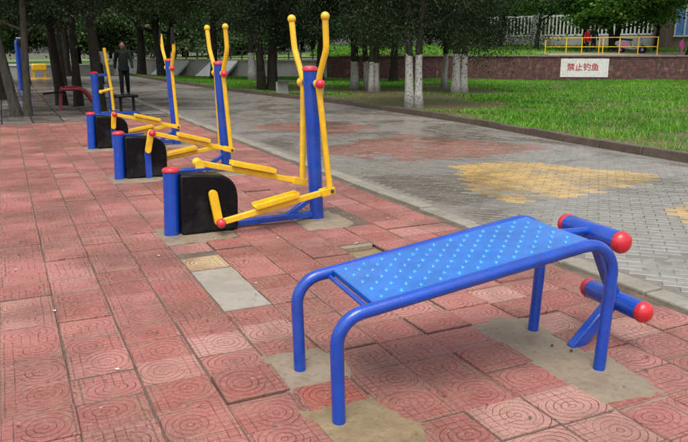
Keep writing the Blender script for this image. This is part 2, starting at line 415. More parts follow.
def brickwall_mat():
    b = NB('old_brick_wall'); o = b.obj()
    br = b.n('ShaderNodeTexBrick'); b.l(o, br.inputs['Vector'])
    mp = b.n('ShaderNodeMapping'); mp.inputs['Rotation'].default_value = (math.pi / 2, 0, 0); b.l(o, mp.inputs[0]); b.l(mp.outputs[0], br.inputs['Vector'])
    br.inputs['Color1'].default_value = (0.16, 0.048, 0.035, 1); br.inputs['Color2'].default_value = (0.075, 0.026, 0.021, 1)
    br.inputs['Mortar'].default_value = (0.09, 0.065, 0.055, 1)
    br.inputs['Scale'].default_value = 1.0; br.inputs['Brick Width'].default_value = 0.25; br.inputs['Row Height'].default_value = 0.075
    br.inputs['Mortar Size'].default_value = 0.012
    mv = b.n('ShaderNodeMapping'); mv.inputs['Scale'].default_value = (2.6, 1, 0.8); b.l(o, mv.inputs[0])
    n1 = b.noise(mv.outputs[0], 1.6, 6, 0.75); n2 = b.noise(o, 5, 5, 0.75)
    c = b.mix(b.ramp(n1, [(0.54, (0, 0, 0)), (0.68, (0.75, 0.75, 0.75))]), br.outputs[0], (0.34, 0.22, 0.165))
    c = b.mix(b.math('MULTIPLY', b.ramp(n2, [(0.46, (0, 0, 0)), (0.56, (1, 1, 1))]), 0.75), c, (0.04, 0.026, 0.024))
    b.set(Base_Color=c, Roughness=0.85)
    b.bump(b.math('ADD', b.math('MULTIPLY', br.outputs['Fac'], -1.0), n2), 0.6, 0.02); return b.m
BWALL = brickwall_mat()

def chipped():
    b = NB('chipped_white_paint'); o = b.obj()
    n = b.noise(o, 14, 5, 0.7); n2 = b.noise(o, 3, 3)
    c = b.mix(b.ramp(n, [(0.34, (1, 1, 1)), (0.42, (0, 0, 0))]), b.mix(n2, (0.72, 0.72, 0.68), (0.5, 0.5, 0.47)), (0.17, 0.14, 0.12))
    b.set(Base_Color=c, Roughness=0.7); b.bump(n, 0.4, 0.01); return b.m
CHIP = chipped()
SIGNRED = paint('red_lettering_paint', (0.42, 0.012, 0.02), 0.6, 0.3, drops=False)

def cloth(name, c, rough=0.85):
    b = NB(name); o = b.obj(); n = b.noise(o, 12, 4, 0.6); f = b.noise(o, 90, 2)
    b.set(Base_Color=b.mix(n, tuple(x * 0.7 for x in c), c), Roughness=rough, Specular_IOR_Level=0.2); b.bump(b.math('ADD', n, b.math('MULTIPLY', f, 0.2)), 0.5, 0.02); return b.m
SKIN = cloth('skin', (0.42, 0.22, 0.15), 0.6)
HAIR = cloth('black_hair', (0.014, 0.012, 0.011), 0.6)
JACKET = cloth('dark_green_cloth', (0.022, 0.029, 0.023))
TROUS = cloth('black_cloth', (0.012, 0.012, 0.014))
GREYC = cloth('grey_lilac_cloth', (0.28, 0.28, 0.33))
REDC = cloth('red_cloth', (0.55, 0.015, 0.02))
NAVY = cloth('navy_cloth', (0.02, 0.025, 0.05))
PINKC = cloth('pink_cloth', (0.7, 0.13, 0.38))
SHOE = cloth('dark_shoe', (0.02, 0.018, 0.016), 0.5)
def glassm():
    b = NB('blue_window_pane'); n = b.noise(b.obj(), 4, 3)
    return b.set(Base_Color=b.mix(n, (0.05, 0.14, 0.42), (0.16, 0.32, 0.6)), Roughness=0.15)
BLUEGL = glassm()

# ------------------------------------------------------------------ the setting: ground sheets
me = np_mesh('ground', [(-400, -400, -0.12), (400, -400, -0.12), (400, 400, -0.12), (-400, 400, -0.12)], [(0, 1, 2, 3)])
ground = link('ground', me, None, EARTH); tag(ground, 'dark soil ground under and around the park', None, None, 'structure')

# red pavement: sand bed and tiles
PX0, PXP, PYP = 0.135, 0.2995, 0.262
XR = PX0 + 11 * PXP                                 # right edge of the tiling
RED_Y1 = 16.2
m_ = MB(); m_.slab([(-8, -4), (3.505, -4), (3.505, RED_Y1), (-8, RED_Y1)], -0.11, -0.031)
pavement = m_.build('red_pavement', SANDC, None, smooth=False); tag(pavement, 'worn red patterned tile pavement', None, None, 'structure')

patch_rects = [   # cells without tiles: (x0,x1,y0,y1)
    (1.0335, 1.333, 3.81, 4.66), (1.0335, 1.333, 4.66, 5.05),
    (2.231, 2.531, 4.37, 4.76), (2.30, 2.60, 4.98, 5.22),
    (1.04, 1.44, 2.76, 2.99), (0.98, 1.38, 1.98, 2.44), (2.23, 2.56, 2.08, 2.90),
]
for k in range(3):
    y0 = 5.716 + 2.898 * k
    patch_rects += [(1.0, 1.70, y0 - 0.32, y0 + 0.30), (2.22, 2.72, y0 - 0.36, y0 + 0.3)]

xs, ys = [-8, 2.236, 2.305, 2.526, 2.595, 3.505], [-4, 4.38, 4.75, 4.99, 5.21, RED_Y1]
m_ = MB()
for a, b_ in zip(xs, xs[1:]):
    for c, d in zip(ys, ys[1:]):
        mx, my = (a + b_) / 2, (c + d) / 2
        if (2.231 < mx < 2.531 and 4.37 < my < 4.76) or (2.30 < mx < 2.60 and 4.98 < my < 5.22): continue
        m_.add([(a, c, -0.0055), (b_, c, -0.0055), (b_, d, -0.0055), (a, d, -0.0055)], [(0, 1, 2, 3)])
tag(m_.build('joint_sand', SAND, pavement, smooth=False), kind='stuff')

def tile_base(rot, shift, tint, w=PXP - 0.006, d=PYP - 0.005):
    """12-vertex tile with a chamfered rim; local origin at the top centre"""
    V = []
    for (ins, z) in ((0, -0.032), (0, -0.0045), (0.004, 0.0)):
        for a, b in ((-1, -1), (1, -1), (1, 1), (-1, 1)):
            V.append((a * (w / 2 - ins), b * (d / 2 - ins), z))
    F = [(8, 9, 10, 11)]
    for L in (0, 4):
        for i in range(4): j = (i + 1) % 4; F.append((L + i, L + j, L + 4 + j, L + 4 + i))
    V = np.array(V); F = np.array(F)
    uvv = np.stack([V[:, 0] / w + 0.5, V[:, 1] / d + 0.5], 1)
    for _ in range(rot): uvv = np.stack([uvv[:, 1], 1 - uvv[:, 0]], 1)
    uvv = uvv * 0.999 + np.array(shift) + 2.0005
    return V, F, uvv[F.ravel()]

variants = []
for i in range(24):
    V, F, UV = tile_base(i % 4, ((0, 0), (0.12, 0.0), (-0.10, 0.05), (0.2, 0.0))[(i // 4) % 4], 0)
    t = 0.18 + 0.60 * ((i * 7) % 24) / 23
    me = np_mesh('tile', V, F, np.full(len(F), t), UV); me.materials.append(TILE); variants.append(me)
def special_tile(t, rot=1):
    V, F, UV = tile_base(rot, (0, 0), 0); me = np_mesh('tile', V, F, np.full(len(F), t), UV); me.materials.append(TILE); return me

def screen(x, y):
    f = x * math.sin(R(25.5)) + y * math.cos(R(25.5)); s = x * math.cos(R(25.5)) - y * math.sin(R(25.5))
    pt = math.atan(171 / 700)
    dep = f * math.cos(pt) + 1.5 * math.sin(pt)
    if dep < 0.3: return None
    up = f * math.sin(pt) - 1.5 * math.cos(pt)
    return 344 + 700 * s / dep, 221 - 700 * up / dep, dep

cells = []
for k in range(-26, 11):
    cx = PX0 + (k + 0.5) * PXP
    off = rnd.uniform(-0.035, 0.035) + 2.743 + (0.02 if k % 2 else 0)
    for j in range(-25, 54):
        cy = off + (j + 0.5) * PYP
        if cy > RED_Y1 - 0.14: continue
        if any(a < cx < b_ and c < cy < d for a, b_, c, d in patch_rects): continue
        s_ = screen(cx, cy)
        vis = s_ is not None and -20 < s_[0] < 708 and s_[1] < 462
        cells.append((cx, cy, s_[2] if vis else 1e9, vis))
cells.sort(key=lambda c: c[2])
near, rest = cells[:300], cells[300:]
def close(cx, cy, x, y, tol=0.13): return abs(cx - x) < 0.15 and abs(cy - y) < tol
pale_spots = [(1.78, 2.12), (2.08, 2.12), (2.08, 1.9), (1.78, 1.88), (1.18, 3.55), (0.88, 3.3), (2.68, 2.75), (2.98, 2.7), (2.68, 3.3)]
for i, (cx, cy, dd, vis) in enumerate(near):
    me = variants[rnd.randrange(24)]
    z, tx, ty = rnd.gauss(0, 0.0012), rnd.gauss(0, 0.005), rnd.gauss(0, 0.004)
    rz = rnd.gauss(0, 0.006)
    if close(cx, cy, 0.883, 2.87): me, z, tx = special_tile(0.12), 0.012, 0.02
    if any(close(cx, cy, *p) for p in pale_spots): me = special_tile(0.86, rnd.randrange(4))
    if rnd.random() < 0.2: z += rnd.uniform(0.003, 0.010); tx += rnd.gauss(0, 0.015)
    t = link('tile', me, pavement); t.location = (cx + rnd.gauss(0, 0.0015), cy + rnd.gauss(0, 0.003), z)
    t.rotation_euler = (tx, ty, rz)
Vs, Fs, Us, Ts = [], [], [], []; nb = 0
vcache = [tile_base(r_, (0, 0), 0) for r_ in range(4)]
for (cx, cy, dd, vis) in rest:
    V, F, UV = vcache[rnd.randrange(4)]
    tl = np.array([cx + rnd.gauss(0, 0.0015), cy + rnd.gauss(0, 0.003), rnd.gauss(0, 0.0018)])
    W = V + tl; W[:, 2] += V[:, 0] * rnd.gauss(0, 0.005) + V[:, 1] * rnd.gauss(0, 0.005)
    Vs.append(W); Fs.append(F + nb); nb += 12; Us.append(UV); Ts.append(np.full(len(F), 0.2 + 0.56 * rnd.random()))
me = np_mesh('tiles', np.vstack(Vs), np.vstack(Fs), np.concatenate(Ts), np.vstack(Us)); me.materials.append(TILE)
tag(link('tiles', me, pavement), kind='stuff')

# yellow and bright red replacement tiles, broken tile pieces
def odd_tile(name, mat, x, y, sx, sy, z, rz):
    V, F, UV = tile_base(1, (0, 0), 0); me = np_mesh(name, V, F, np.full(len(F), 0.5), UV); me.materials.append(mat)
    o = link(name, me, pavement); o.location = (x, y, z); o.scale = (sx, sy, 1); o.rotation_euler = (0.004, -0.003, rz)
odd_tile('yellow_tile', YTILE, 1.183, 4.825, 0.99, 1.24, 0.001, 0.01)
odd_tile('scarlet_tile', RTILE, 1.185, 2.615, 0.93, 0.9, 0.002, -0.04)
def rect(a, b_, c, d): return [(a, c), (b_, c), (b_, d), (a, d)]
def rough_slab(name, poly, z, mat, jag=0.015, sub=7, seed=0):
    """broken stone slab with steep edges"""
    r_ = random.Random(seed); pts = []
    for i in range(len(poly)):
        (x0, y0), (x1, y1) = poly[i], poly[(i + 1) % len(poly)]
        for s_ in range(sub):
            t = s_ / sub; pts.append((x0 + (x1 - x0) * t + r_.uniform(-jag, jag), y0 + (y1 - y0) * t + r_.uniform(-jag, jag)))
    m = MB(); m.slab(pts, -0.03, z); return m.build(name, mat, pavement, smooth=False, bevel=0.003)
from mathutils import noise as mnoise
def mortar(poly, z, mat, seed):
    """hand-laid mortar: lumpy, thinning out over the neighbouring tiles"""
    P = [Vector((x, y, 0)) for x, y in poly]; c = sum(P, Vector()) / len(P); ring = []
    for i in range(len(P)):
        for s_ in range(10): ring.append(P[i].lerp(P[(i + 1) % len(P)], s_ / 10))
    n = len(ring); K = 14; V, F = [c + Vector((0, 0, z))], []
    for k in range(1, K + 1):
        t = (k / K) ** 0.8
        for i, p in enumerate(ring):
            w_ = 1 + 0.16 * mnoise.noise(Vector((p.x * 7, p.y * 7, seed))) + 0.10 * mnoise.noise(Vector((p.x * 24, p.y * 24, seed + 5)))
            q = c + (p - c) * t * (w_ if k > K - 5 else 1 + (w_ - 1) * t)
            zz = z * (1 - t ** 4) - 0.007 * t ** 6 + 0.004 * mnoise.noise(Vector((q.x * 14, q.y * 14, seed))) * (1 - 0.5 * t) + 0.002 * mnoise.noise(Vector((q.x * 50, q.y * 50, seed)))
            V.append(Vector((q.x, q.y, zz)))
    for i in range(n): F.append((0, 1 + i, 1 + (i + 1) % n))
    for k in range(K - 1):
        for i in range(n):
            a = 1 + k * n + i; b_ = 1 + k * n + (i + 1) % n; F.append((a, a + n, b_ + n, b_))
    m = MB(); m.add(V, F); return m.build('concrete_patch', mat, pavement, angle=60)
rough_slab('concrete_patch', rect(1.038, 1.329, 3.815, 4.64), 0.003, SLAB, 0.003, 6, 1)
mortar([(1.0, 2.69), (1.37, 2.71), (1.43, 2.95), (1.36, 3.13), (1.0, 3.14)], 0.007, CONC, 4)
mortar([(0.96, 1.82), (1.40, 1.84), (1.42, 2.4), (1.37, 2.57), (0.97, 2.56)], 0.006, SANDC, 5)
mortar([(2.18, 1.93), (2.57, 1.9), (2.64, 2.45), (2.58, 3.06), (2.18, 3.09)], 0.008, CONC, 6)
rough_slab('broken_tile', [(2.24, 4.70), (2.50, 4.72), (2.52, 4.775), (2.24, 4.77)], 0.006, CONC, 0.008, 4, 8)
rough_slab('broken_tile', [(2.40, 4.38), (2.535, 4.38), (2.535, 4.52)], -0.004, CONC, 0.008, 4, 9)
for k in range(3):
    y0 = 5.716 + 2.898 * k
    mortar([(1.0, y0 - 0.3), (1.55, y0 - 0.33), (1.70, y0 - 0.1), (1.70, y0 + 0.3), (1.0, y0 + 0.3)], 0.008, CONC, 20 + k)
    mortar([(2.24, y0 - 0.33), (2.60, y0 - 0.40), (2.72, y0 - 0.2), (2.70, y0 + 0.3), (2.24, y0 + 0.3)], 0.014 if k == 0 else 0.008, CONC, 30 + k)

# scattered bits of leaf and paper on the tiles
n = 260; LV_ = []; lt = []
for k in range(n):
    x, y = rnd.uniform(-0.3, 3.4), rnd.uniform(2.0, 8.5); a = rnd.uniform(0, 6.28); L_ = rnd.uniform(0.004, 0.016); W_ = L_ * rnd.uniform(0.35, 0.7); z = 0.009 + rnd.uniform(0, 0.003)
    c_, s_ = math.cos(a), math.sin(a)
    for (p_, q_, r_) in ((-1, 0, 0), (0, -1, 0.002), (1, 0, 0.001), (0.1, 1, 0.003)): LV_.append((x + p_ * L_ * c_ - q_ * W_ * s_, y + p_ * L_ * s_ + q_ * W_ * c_, z + r_))
    lt.append(rnd.random())
bl = NB('litter'); bl.set(Base_Color=bl.ramp(bl.attr('tint'), [(0.0, (0.05, 0.035, 0.02)), (0.5, (0.12, 0.08, 0.035)), (0.72, (0.10, 0.13, 0.03)), (0.8, (0.5, 0.48, 0.44)), (1.0, (0.6, 0.58, 0.55))]), Roughness=0.7)
me = np_mesh('litter', LV_, np.arange(4 * n).reshape(-1, 4), lt); me.materials.append(bl.m); tag(link('litter', me, pavement), kind='stuff')

# near kerb of flush concrete stones
m_ = MB(); m_.slab([(3.507, -4), (3.70, -4), (3.70, 46), (3.507, 46)], -0.11, -0.02)
kerb = m_.build('near_kerb', SAND, None, smooth=False); tag(kerb, 'flush concrete edging between red tiles and grey path', None, None, 'structure')
y = -3.9; kmesh = {}
while y < 45:
    L = rnd.choice((0.5, 0.62, 0.75)); 
    if L not in kmesh:
        q = MB(); q.box((0, 0, -0.025), (0.165, L - 0.012, 0.07)); mm = q.mesh('kerb_stone'); mm.materials.append(KERB); kmesh[L] = mm
    o = link('kerb_stone', kmesh[L], kerb); o.location = (3.607 + rnd.gauss(0, 0.006), y + L / 2, rnd.gauss(0, 0.004)); o.rotation_euler = (rnd.gauss(0, 0.006), rnd.gauss(0, 0.02), rnd.gauss(0, 0.008))
    b_ = o.modifiers.new('bevel', 'BEVEL'); b_.width = 0.012; b_.segments = 2
    y += L

# far kerb line
KL = [(8.33, -6), (8.33, 2), (8.33, 6.5), (8.43, 9.1), (8.70, 12), (8.72, 15), (8.62, 18.5), (8.05, 22.5), (7.55, 27), (7.2, 32.5), (6.9, 45)]
def along(poly, step):
    out = []
    for (x0, y0), (x1, y1) in zip(poly, poly[1:]):
        L = math.hypot(x1 - x0, y1 - y0); n = max(1, int(L / step))
        for i in range(n): out.append((x0 + (x1 - x0) * i / n, y0 + (y1 - y0) * i / n))
    out.append(poly[-1]); return out
kx = lambda yy: float(np.interp(yy, [p[1] for p in KL], [p[0] for p in KL]))

# path of small pavers laid at 45 degrees
pts = along(KL, 0.7)
m_ = MB(); m_.slab([(3.70, -6)] + pts + [(3.70, 45)], -0.11, -0.006)
path = m_.build('path', GROUT, None, smooth=False); tag(path, 'wide wet path of small grey pavers', None, None, 'structure')
def inpoly(x, y, P):
    c = False; n = len(P)
    for i in range(n):
        x0, y0 = P[i]; x1, y1 = P[i - 1]
        if (y0 > y) != (y1 > y) and x < (x1 - x0) * (y - y0) / (y1 - y0) + x0: c = not c
    return c
YP = [(5.35, 7.75), (4.5, 6.1), (4.55, 5.5), (5.5, 5.55), (6.75, 5.75), (7.25, 6.05), (6.85, 6.65), (6.3, 7.65)]
YP2 = [(5.6, 4.55), (6.2, 4.72), (7.2, 3.6), (6.4, 2.8), (5.4, 4.15)]
RP = [(4.1, 10.0), (4.35, 9.2), (4.9, 8.4), (5.9, 8.2), (7.45, 8.4), (7.75, 8.9), (7.1, 9.9), (6.6, 11.2), (5.4, 10.6)]
RP2 = [(4.3, 13.4), (4.75, 12.6), (5.25, 11.6), (6.65, 12.3), (6.25, 13.9), (5.2, 14.2)]
bw, bd = 0.20, 0.10
BV = []
for (ins, z) in ((0, -0.03), (0, -0.003), (0.003, 0.0)):
    for a, c in ((-1, -1), (1, -1), (1, 1), (-1, 1)): BV.append((a * (bw / 2 - 0.003 - ins), c * (bd / 2 - 0.003 - ins), z))
BV = np.array(BV)
BF = [(8, 9, 10, 11)]
for L in (0, 4):
    for i in range(4): j = (i + 1) % 4; BF.append((L + i, L + j, L + 4 + j, L + 4 + i))
BF = np.array(BF)
ca = math.cos(R(-45)); sa = math.sin(R(-45))
Vs, Fs, Ts = [], [], []; nb = 0
for j in range(-420, 420):
    for i in range(-220, 220):
        lx = (i + (0.5 if j % 2 else 0)) * bw; ly = j * bd
        x = lx * ca - ly * sa + 6; y = lx * sa + ly * ca + 18
        if y < 0.5 or y > 36 or x < 3.79 or x > kx(y) - 0.1: continue
        if y < 1.8 + 0.0 * x: continue
        n1 = math.sin(x * 1.3 + y * 0.7) * 0.07 + math.sin(x * 0.6 - y * 0.9 + 2) * 0.07
        jx, jy = x + rnd.gauss(0, 0.03), y + rnd.gauss(0, 0.03)
        if rnd.random() < 0.02: jx = -50
        if inpoly(jx, jy, YP) or inpoly(jx, jy, YP2): t = 0.82 + 0.12 * rnd.random()
        elif (inpoly(jx, jy, RP) or inpoly(jx, jy, RP2)): t = 0.55 + 0.13 * rnd.random()
        else: t = min(0.45, max(0.0, 0.24 + n1 * 0.6 + rnd.gauss(0, 0.035)))
        W = BV.copy()
        z = rnd.gauss(0, 0.001) + 0.006 * math.sin(x * 1.7 + y) * math.sin(y * 1.1 - x * 0.4)
        W[:, 2] += z + BV[:, 0] * rnd.gauss(0, 0.004) + BV[:, 1] * rnd.gauss(0, 0.005)
        a = rnd.gauss(0, 0.012); c_, s_ = math.cos(R(-45) + a), math.sin(R(-45) + a)
        X = W[:, 0] * c_ - W[:, 1] * s_ + x; Y = W[:, 0] * s_ + W[:, 1] * c_ + y
        Vs.append(np.stack([X, Y, W[:, 2]], 1)); Fs.append(BF + nb); nb += 12; Ts.append(np.full(len(BF), t))
me = np_mesh('pavers', np.vstack(Vs), np.vstack(Fs), np.concatenate(Ts)); me.materials.append(BRICK)
tag(link('pavers', me, path), kind='stuff')

# grey stone pavement further back on the left
m_ = MB(); m_.slab([(-30, RED_Y1 + 0.002), (3.505, RED_Y1 + 0.002), (3.505, 46), (-30, 46)], -0.11, -0.022)
stonep = m_.build('stone_pavement', DARKST, None, smooth=False); tag(stonep, 'wet grey square stone pavement under the trees', None, None, 'structure')
Vs, Fs, Ts = [], [], []; nb = 0
for i in range(-40, 7):
    for j in range(0, 50):
        x, y = 3.2 - (6 - i) * 0.605, RED_Y1 + 0.32 + j * 0.605
        sc_ = np.array([0.575 / bw * 1.02, 0.575 / bd * 1.02, 1.0])
        W = BV * sc_; W[:, 2] += rnd.gauss(0, 0.003) + W[:, 0] * rnd.gauss(0, 0.006) + W[:, 1] * rnd.gauss(0, 0.006)
        Vs.append(W + [x, y, 0]); Fs.append(BF + nb); nb += 12; Ts.append(np.full(len(BF), rnd.random()))
me = np_mesh('paving_slabs', np.vstack(Vs), np.vstack(Fs), np.concatenate(Ts)); me.materials.append(STONE)
tag(link('paving_slabs', me, stonep), kind='stuff')

# raised far kerb
fk_pts = along(KL, 0.8)
m_ = MB(); m_.slab([(x + 0.02, y) for x, y in fk_pts] + [(x + 0.10, y) for x, y in reversed(fk_pts)], -0.1, 0.03)
fkerb = m_.build('far_kerb', KERB2, None, smooth=False); tag(fkerb, 'raised brown kerb between grey path and lawn', None, None, 'structure')
q = MB(); q.box((0, 0, 0.02), (0.115, 1, 0.19)); kmm = q.mesh('kerb_stone'); kmm.materials.append(KERB2)
for (x0, y0), (x1, y1) in zip(fk_pts, fk_pts[1:]):
    if y0 < 3 or y0 > 42: continue
    L = math.hypot(x1 - x0, y1 - y0)
    o = link('kerb_stone', kmm, fkerb); o.location = ((x0 + x1) / 2 + 0.058 + rnd.gauss(0, 0.008), (y0 + y1) / 2, rnd.gauss(0, 0.008))
    o.scale = (1, L - 0.012, 1); o.rotation_euler = (rnd.gauss(0, 0.006), rnd.gauss(0, 0.03), math.atan2(-(x1 - x0), y1 - y0) + rnd.gauss(0, 0.006))
    b_ = o.modifiers.new('bevel', 'BEVEL'); b_.width = 0.015; b_.segments = 2

# lawn between far kerb and the retaining wall
WALL = [(58, 9.5), (32.9, 26.4), (17.4, 36.9), (6.75, 46.9)]
def resample(poly, n):
    d = [0]
    for a, b_ in zip(poly, poly[1:]): d.append(d[-1] + math.hypot(b_[0] - a[0], b_[1] - a[1]))
    return [(float(np.interp(t, d, [p[0] for p in poly])), float(np.interp(t, d, [p[1] for p in poly]))) for t in np.linspace(0, d[-1], n)]
A = resample([(8.45, -6)] + [(x + 0.115, y) for x, y in KL[1:]], 80); B = resample(WALL, 80)
def lawn_z(s, x, y): return 0.055 - 0.13 * s + 0.05 * math.sin(x * 0.5 + 1) * math.sin(y * 0.37) * min(1, s * 5)
LV, LF = [], []; NS = 60
for i in range(80):
    for j in range(NS + 1):
        s = (j / NS) ** 1.6; x = A[i][0] + (B[i][0] - A[i][0]) * s; yy = A[i][1] + (B[i][1] - A[i][1]) * s
        LV.append((x, yy, lawn_z(s, x, yy)))
for i in range(79):
    for j in range(NS):
        a = i * (NS + 1) + j; LF.append((a, a + 1, a + NS + 2, a + NS + 1))
me = np_mesh('lawn', LV, LF, smooth=True); lawn = link('lawn', me, None, SOIL); tag(lawn, 'strip of lawn between the path kerb and the brick wall', None, None, 'structure')

# grass blades
bare = [(10.3, 16.5, 2.3, 3.2), (14.6, 21.5, 2.6, 3.2), (12.0, 23.5, 3.0, 3.5), (9.9, 25.5, 2.0, 3.4), (9.0, 20.5, 1.0, 3.5), (16.2, 24.6, 2.0, 2.2), (11.2, 19.5, 2.6, 3.4), (9.2, 13.4, 0.7, 1.2)]
N = 760000
ii = nrng.integers(0, 79, N); s = nrng.random(N) ** 1.15; tI = nrng.random(N)
An, Bn = np.array(A), np.array(B)
Pa = An[ii] + (An[ii + 1] - An[ii]) * tI[:, None]; Pb = Bn[ii] + (Bn[ii + 1] - Bn[ii]) * tI[:, None]
P = Pa + (Pb - Pa) * s[:, None]
ca_, sa_ = math.cos(R(25.5)), math.sin(R(25.5))
fw = P[:, 0] * sa_ + P[:, 1] * ca_; sd = P[:, 0] * ca_ - P[:, 1] * sa_
keep = (fw > 3) & (sd / np.maximum(fw, 0.1) < 0.62) & (sd / np.maximum(fw, 0.1) > -0.35)
clump = np.sin(P[:, 0] * 2.1 + np.sin(P[:, 1] * 1.7) * 1.5) * np.sin(P[:, 1] * 2.3 + np.sin(P[:, 0] * 1.3) * 1.7)
bw_ = np.ones(N)
for (bx, by, rx, ry) in bare:
    rx, ry = rx * 0.82, ry * 0.8
    q = ((P[:, 0] - bx) / rx) ** 2 + ((P[:, 1] - by) / ry) ** 2; bw_ = np.minimum(bw_, np.clip(q - 0.35, 0.07, 1))
keep &= nrng.random(N) < bw_ * np.clip(0.75 + 0.55 * clump, 0.15, 1)
P = P[keep]; s = s[keep]; clump = clump[keep]; bw_ = bw_[keep]; fw = fw[keep]; n = len(P)
zb = 0.055 - 0.13 * s + 0.05 * np.sin(P[:, 0] * 0.5 + 1) * np.sin(P[:, 1] * 0.37) * np.minimum(1, s * 5) - 0.01
h = (0.04 + 0.07 * nrng.random(n) ** 1.5 + 0.03 * clump) * (0.45 + 0.55 * bw_) * np.clip(1.55 - fw / 36, 0.6, 1.35)
wd = np.clip(0.0014 * fw, 0.008, 0.045) * (0.7 + 0.6 * nrng.random(n))
an = nrng.random(n) * 2 * math.pi; ln = 0.2 + nrng.random(n) * 1.5
dx, dy = np.cos(an) * wd / 2, np.sin(an) * wd / 2
lx, ly = -np.sin(an) * h * ln, np.cos(an) * h * ln
base = np.stack([P[:, 0], P[:, 1], zb], 1)
v0 = base + np.stack([-dx, -dy, 0 * dx], 1); v1 = base + np.stack([dx, dy, 0 * dx], 1); v2 = base + np.stack([lx, ly, h], 1)
GV = np.stack([v0, v1, v2], 1).reshape(-1, 3); GF = np.arange(n * 3).reshape(-1, 3)
big_ = np.sin(P[:, 0] * 0.55 + 1.3 * np.sin(P[:, 1] * 0.4)) * np.sin(P[:, 1] * 0.62 + 0.9 * np.sin(P[:, 0] * 0.5 + 2)); edge_ = np.exp(-s * 14)
gt = np.clip(0.36 + 0.22 * big_ + 0.25 * edge_ + 0.30 * nrng.standard_normal(n) + 0.20 * clump, 0, 0.92); gt[nrng.random(n) < 0.04 + 0.25 * (bw_ < 0.6)] = 1.0
me = np_mesh('grass', GV, GF, gt); me.materials.append(GRASS)
tag(link('grass', me), 'tall green grass growing on the lawn strip', 'grass', None, 'stuff')

# upper ground behind the wall
def upz(off, xb):
    far = float(np.interp(xb, [5.0, 7.0, 14.0, 17.4], [-0.06, 0.86, 0.90, 1.14]))
    return far + (0.70 if xb > 17.4 else 0.25) * min(1, off / 18) * float(np.interp(xb, [7, 17.4], [0.6, 1.0]))
UV_, UF_ = [], []
NB_ = 24
Bs = resample([(62, 7)] + WALL[1:3] + [(6.6, 47.5), (4.0, 50), (-40, 62)], 80)
for i in range(80):
    for j in range(NB_ + 1):
        t = j / NB_; off = t ** 1.5 * 70
        if j == 0: off = 0.12
        z = upz(off, Bs[i][0])
        UV_.append((Bs[i][0] + off * 0.42, Bs[i][1] + off * 0.91, z))
for i in range(79):
    for j in range(NB_):
        a = i * (NB_ + 1) + j; UF_.append((a, a + 1, a + NB_ + 2, a + NB_ + 1))
me = np_mesh('upper_lawn', UV_, UF_, smooth=True); ul = link('upper_lawn', me, None, LAWN2); tag(ul, 'lawn on the higher ground behind the brick wall', None, None, 'structure')

# beige track along the top of the wall
BEIGE = stone('beige_track', (0.34, 0.28, 0.21), (0.25, 0.2, 0.15), (0.18, 0.14, 0.1), 1.5, (0.9, 0.7))
TV, TF = [], []
Tb = resample([(27.2, 30.26), (32.9, 26.4), (62, 7)], 30)
for i, (bx, by) in enumerate(Tb):
    for j in range(6):
        off = 0.5 + (3.0 + min(4.0, i * 0.35)) * j / 5; TV.append((bx + off * 0.42, by + off * 0.91, upz(off, bx) + 0.03))
for i in range(29):
    for j in range(5): a = i * 6 + j; TF.append((a, a + 1, a + 7, a + 6))
tr = link('track', np_mesh('track', TV, TF, smooth=True), None, BEIGE); tag(tr, 'beige earth track behind the yellow railing', None, None, 'structure')
# blades of the upper lawn
n = 60000; ib = nrng.integers(0, 79, n); tb = nrng.random(n); Bn2 = np.array(Bs)
pb = Bn2[ib] + (Bn2[ib + 1] - Bn2[ib]) * tb[:, None]; of = 0.3 + nrng.random(n) ** 1.3 * 24
ok = (pb[:, 0] > 16) & (pb[:, 0] < 48) & ~((pb[:, 0] > 27) & (of < 6.5)); pb, of = pb[ok], of[ok]; n = len(of)
P2 = np.stack([pb[:, 0] + of * 0.42, pb[:, 1] + of * 0.91, 1.13 + 0.70 * np.minimum(1, of / 18)], 1)
an = nrng.random(n) * 6.283; wd = 0.03 + 0.03 * nrng.random(n); h = 0.07 + 0.12 * nrng.random(n)
e = np.stack([np.cos(an) * wd, np.sin(an) * wd, 0 * an], 1); tp = P2 + np.stack([np.sin(an) * h * 0.4, np.cos(an) * h * 0.4, h], 1)
me = np_mesh('grass', np.stack([P2 - e, P2 + e, tp], 1).reshape(-1, 3), np.arange(n * 3).reshape(-1, 3), np.clip(0.6 + 0.25 * nrng.standard_normal(n), 0, 1)); me.materials.append(GRASS)
tag(link('grass', me), 'yellow green grass on the higher ground behind the brick wall', 'grass', None, 'stuff')

# ------------------------------------------------------------------ retaining wall with sign
WD = Vector((32.9 - 17.4, 26.4 - 36.9, 0)).normalized(); WA = math.atan2(WD.y, WD.x)
WN = Vector((WD.y, -WD.x, 0))
if WN.y > 0: WN = -WN
L = 52.0
bwall = thing('brick_wall', 'low dark red brick retaining wall with stone coping behind the lawn', 'wall', (17.4, 36.9, 0), WA)
m_ = MB(); m_.box((L / 2 - 0.4, 0.15, 0.53), (L + 0.8, 0.3, 1.26)); m_.build('wall_face', BWALL, bwall, smooth=False)
cl = 0.0; q = MB(); q.box((0, 0.14, 1.195), (1.18, 0.4, 0.07)); cm = q.mesh('coping_slab'); cm.materials.append(COPE)
for i in range(43):
    o = link('coping_slab', cm, bwall); o.location = (0.6 + i * 1.2, rnd.gauss(0, 0.01), rnd.gauss(0, 0.006))
cx_ = 13.35
sign = thing('wall_sign', 'chipped white rectangle with red Chinese characters on the brick wall', 'sign', (17.4 + WD.x * cx_, 36.9 + WD.y * cx_, 0), WA)
m_ = MB(); m_.box((0, -0.014, 0.56), (2.5, 0.02, 0.98)); m_.build('board', CHIP, sign, smooth=False)
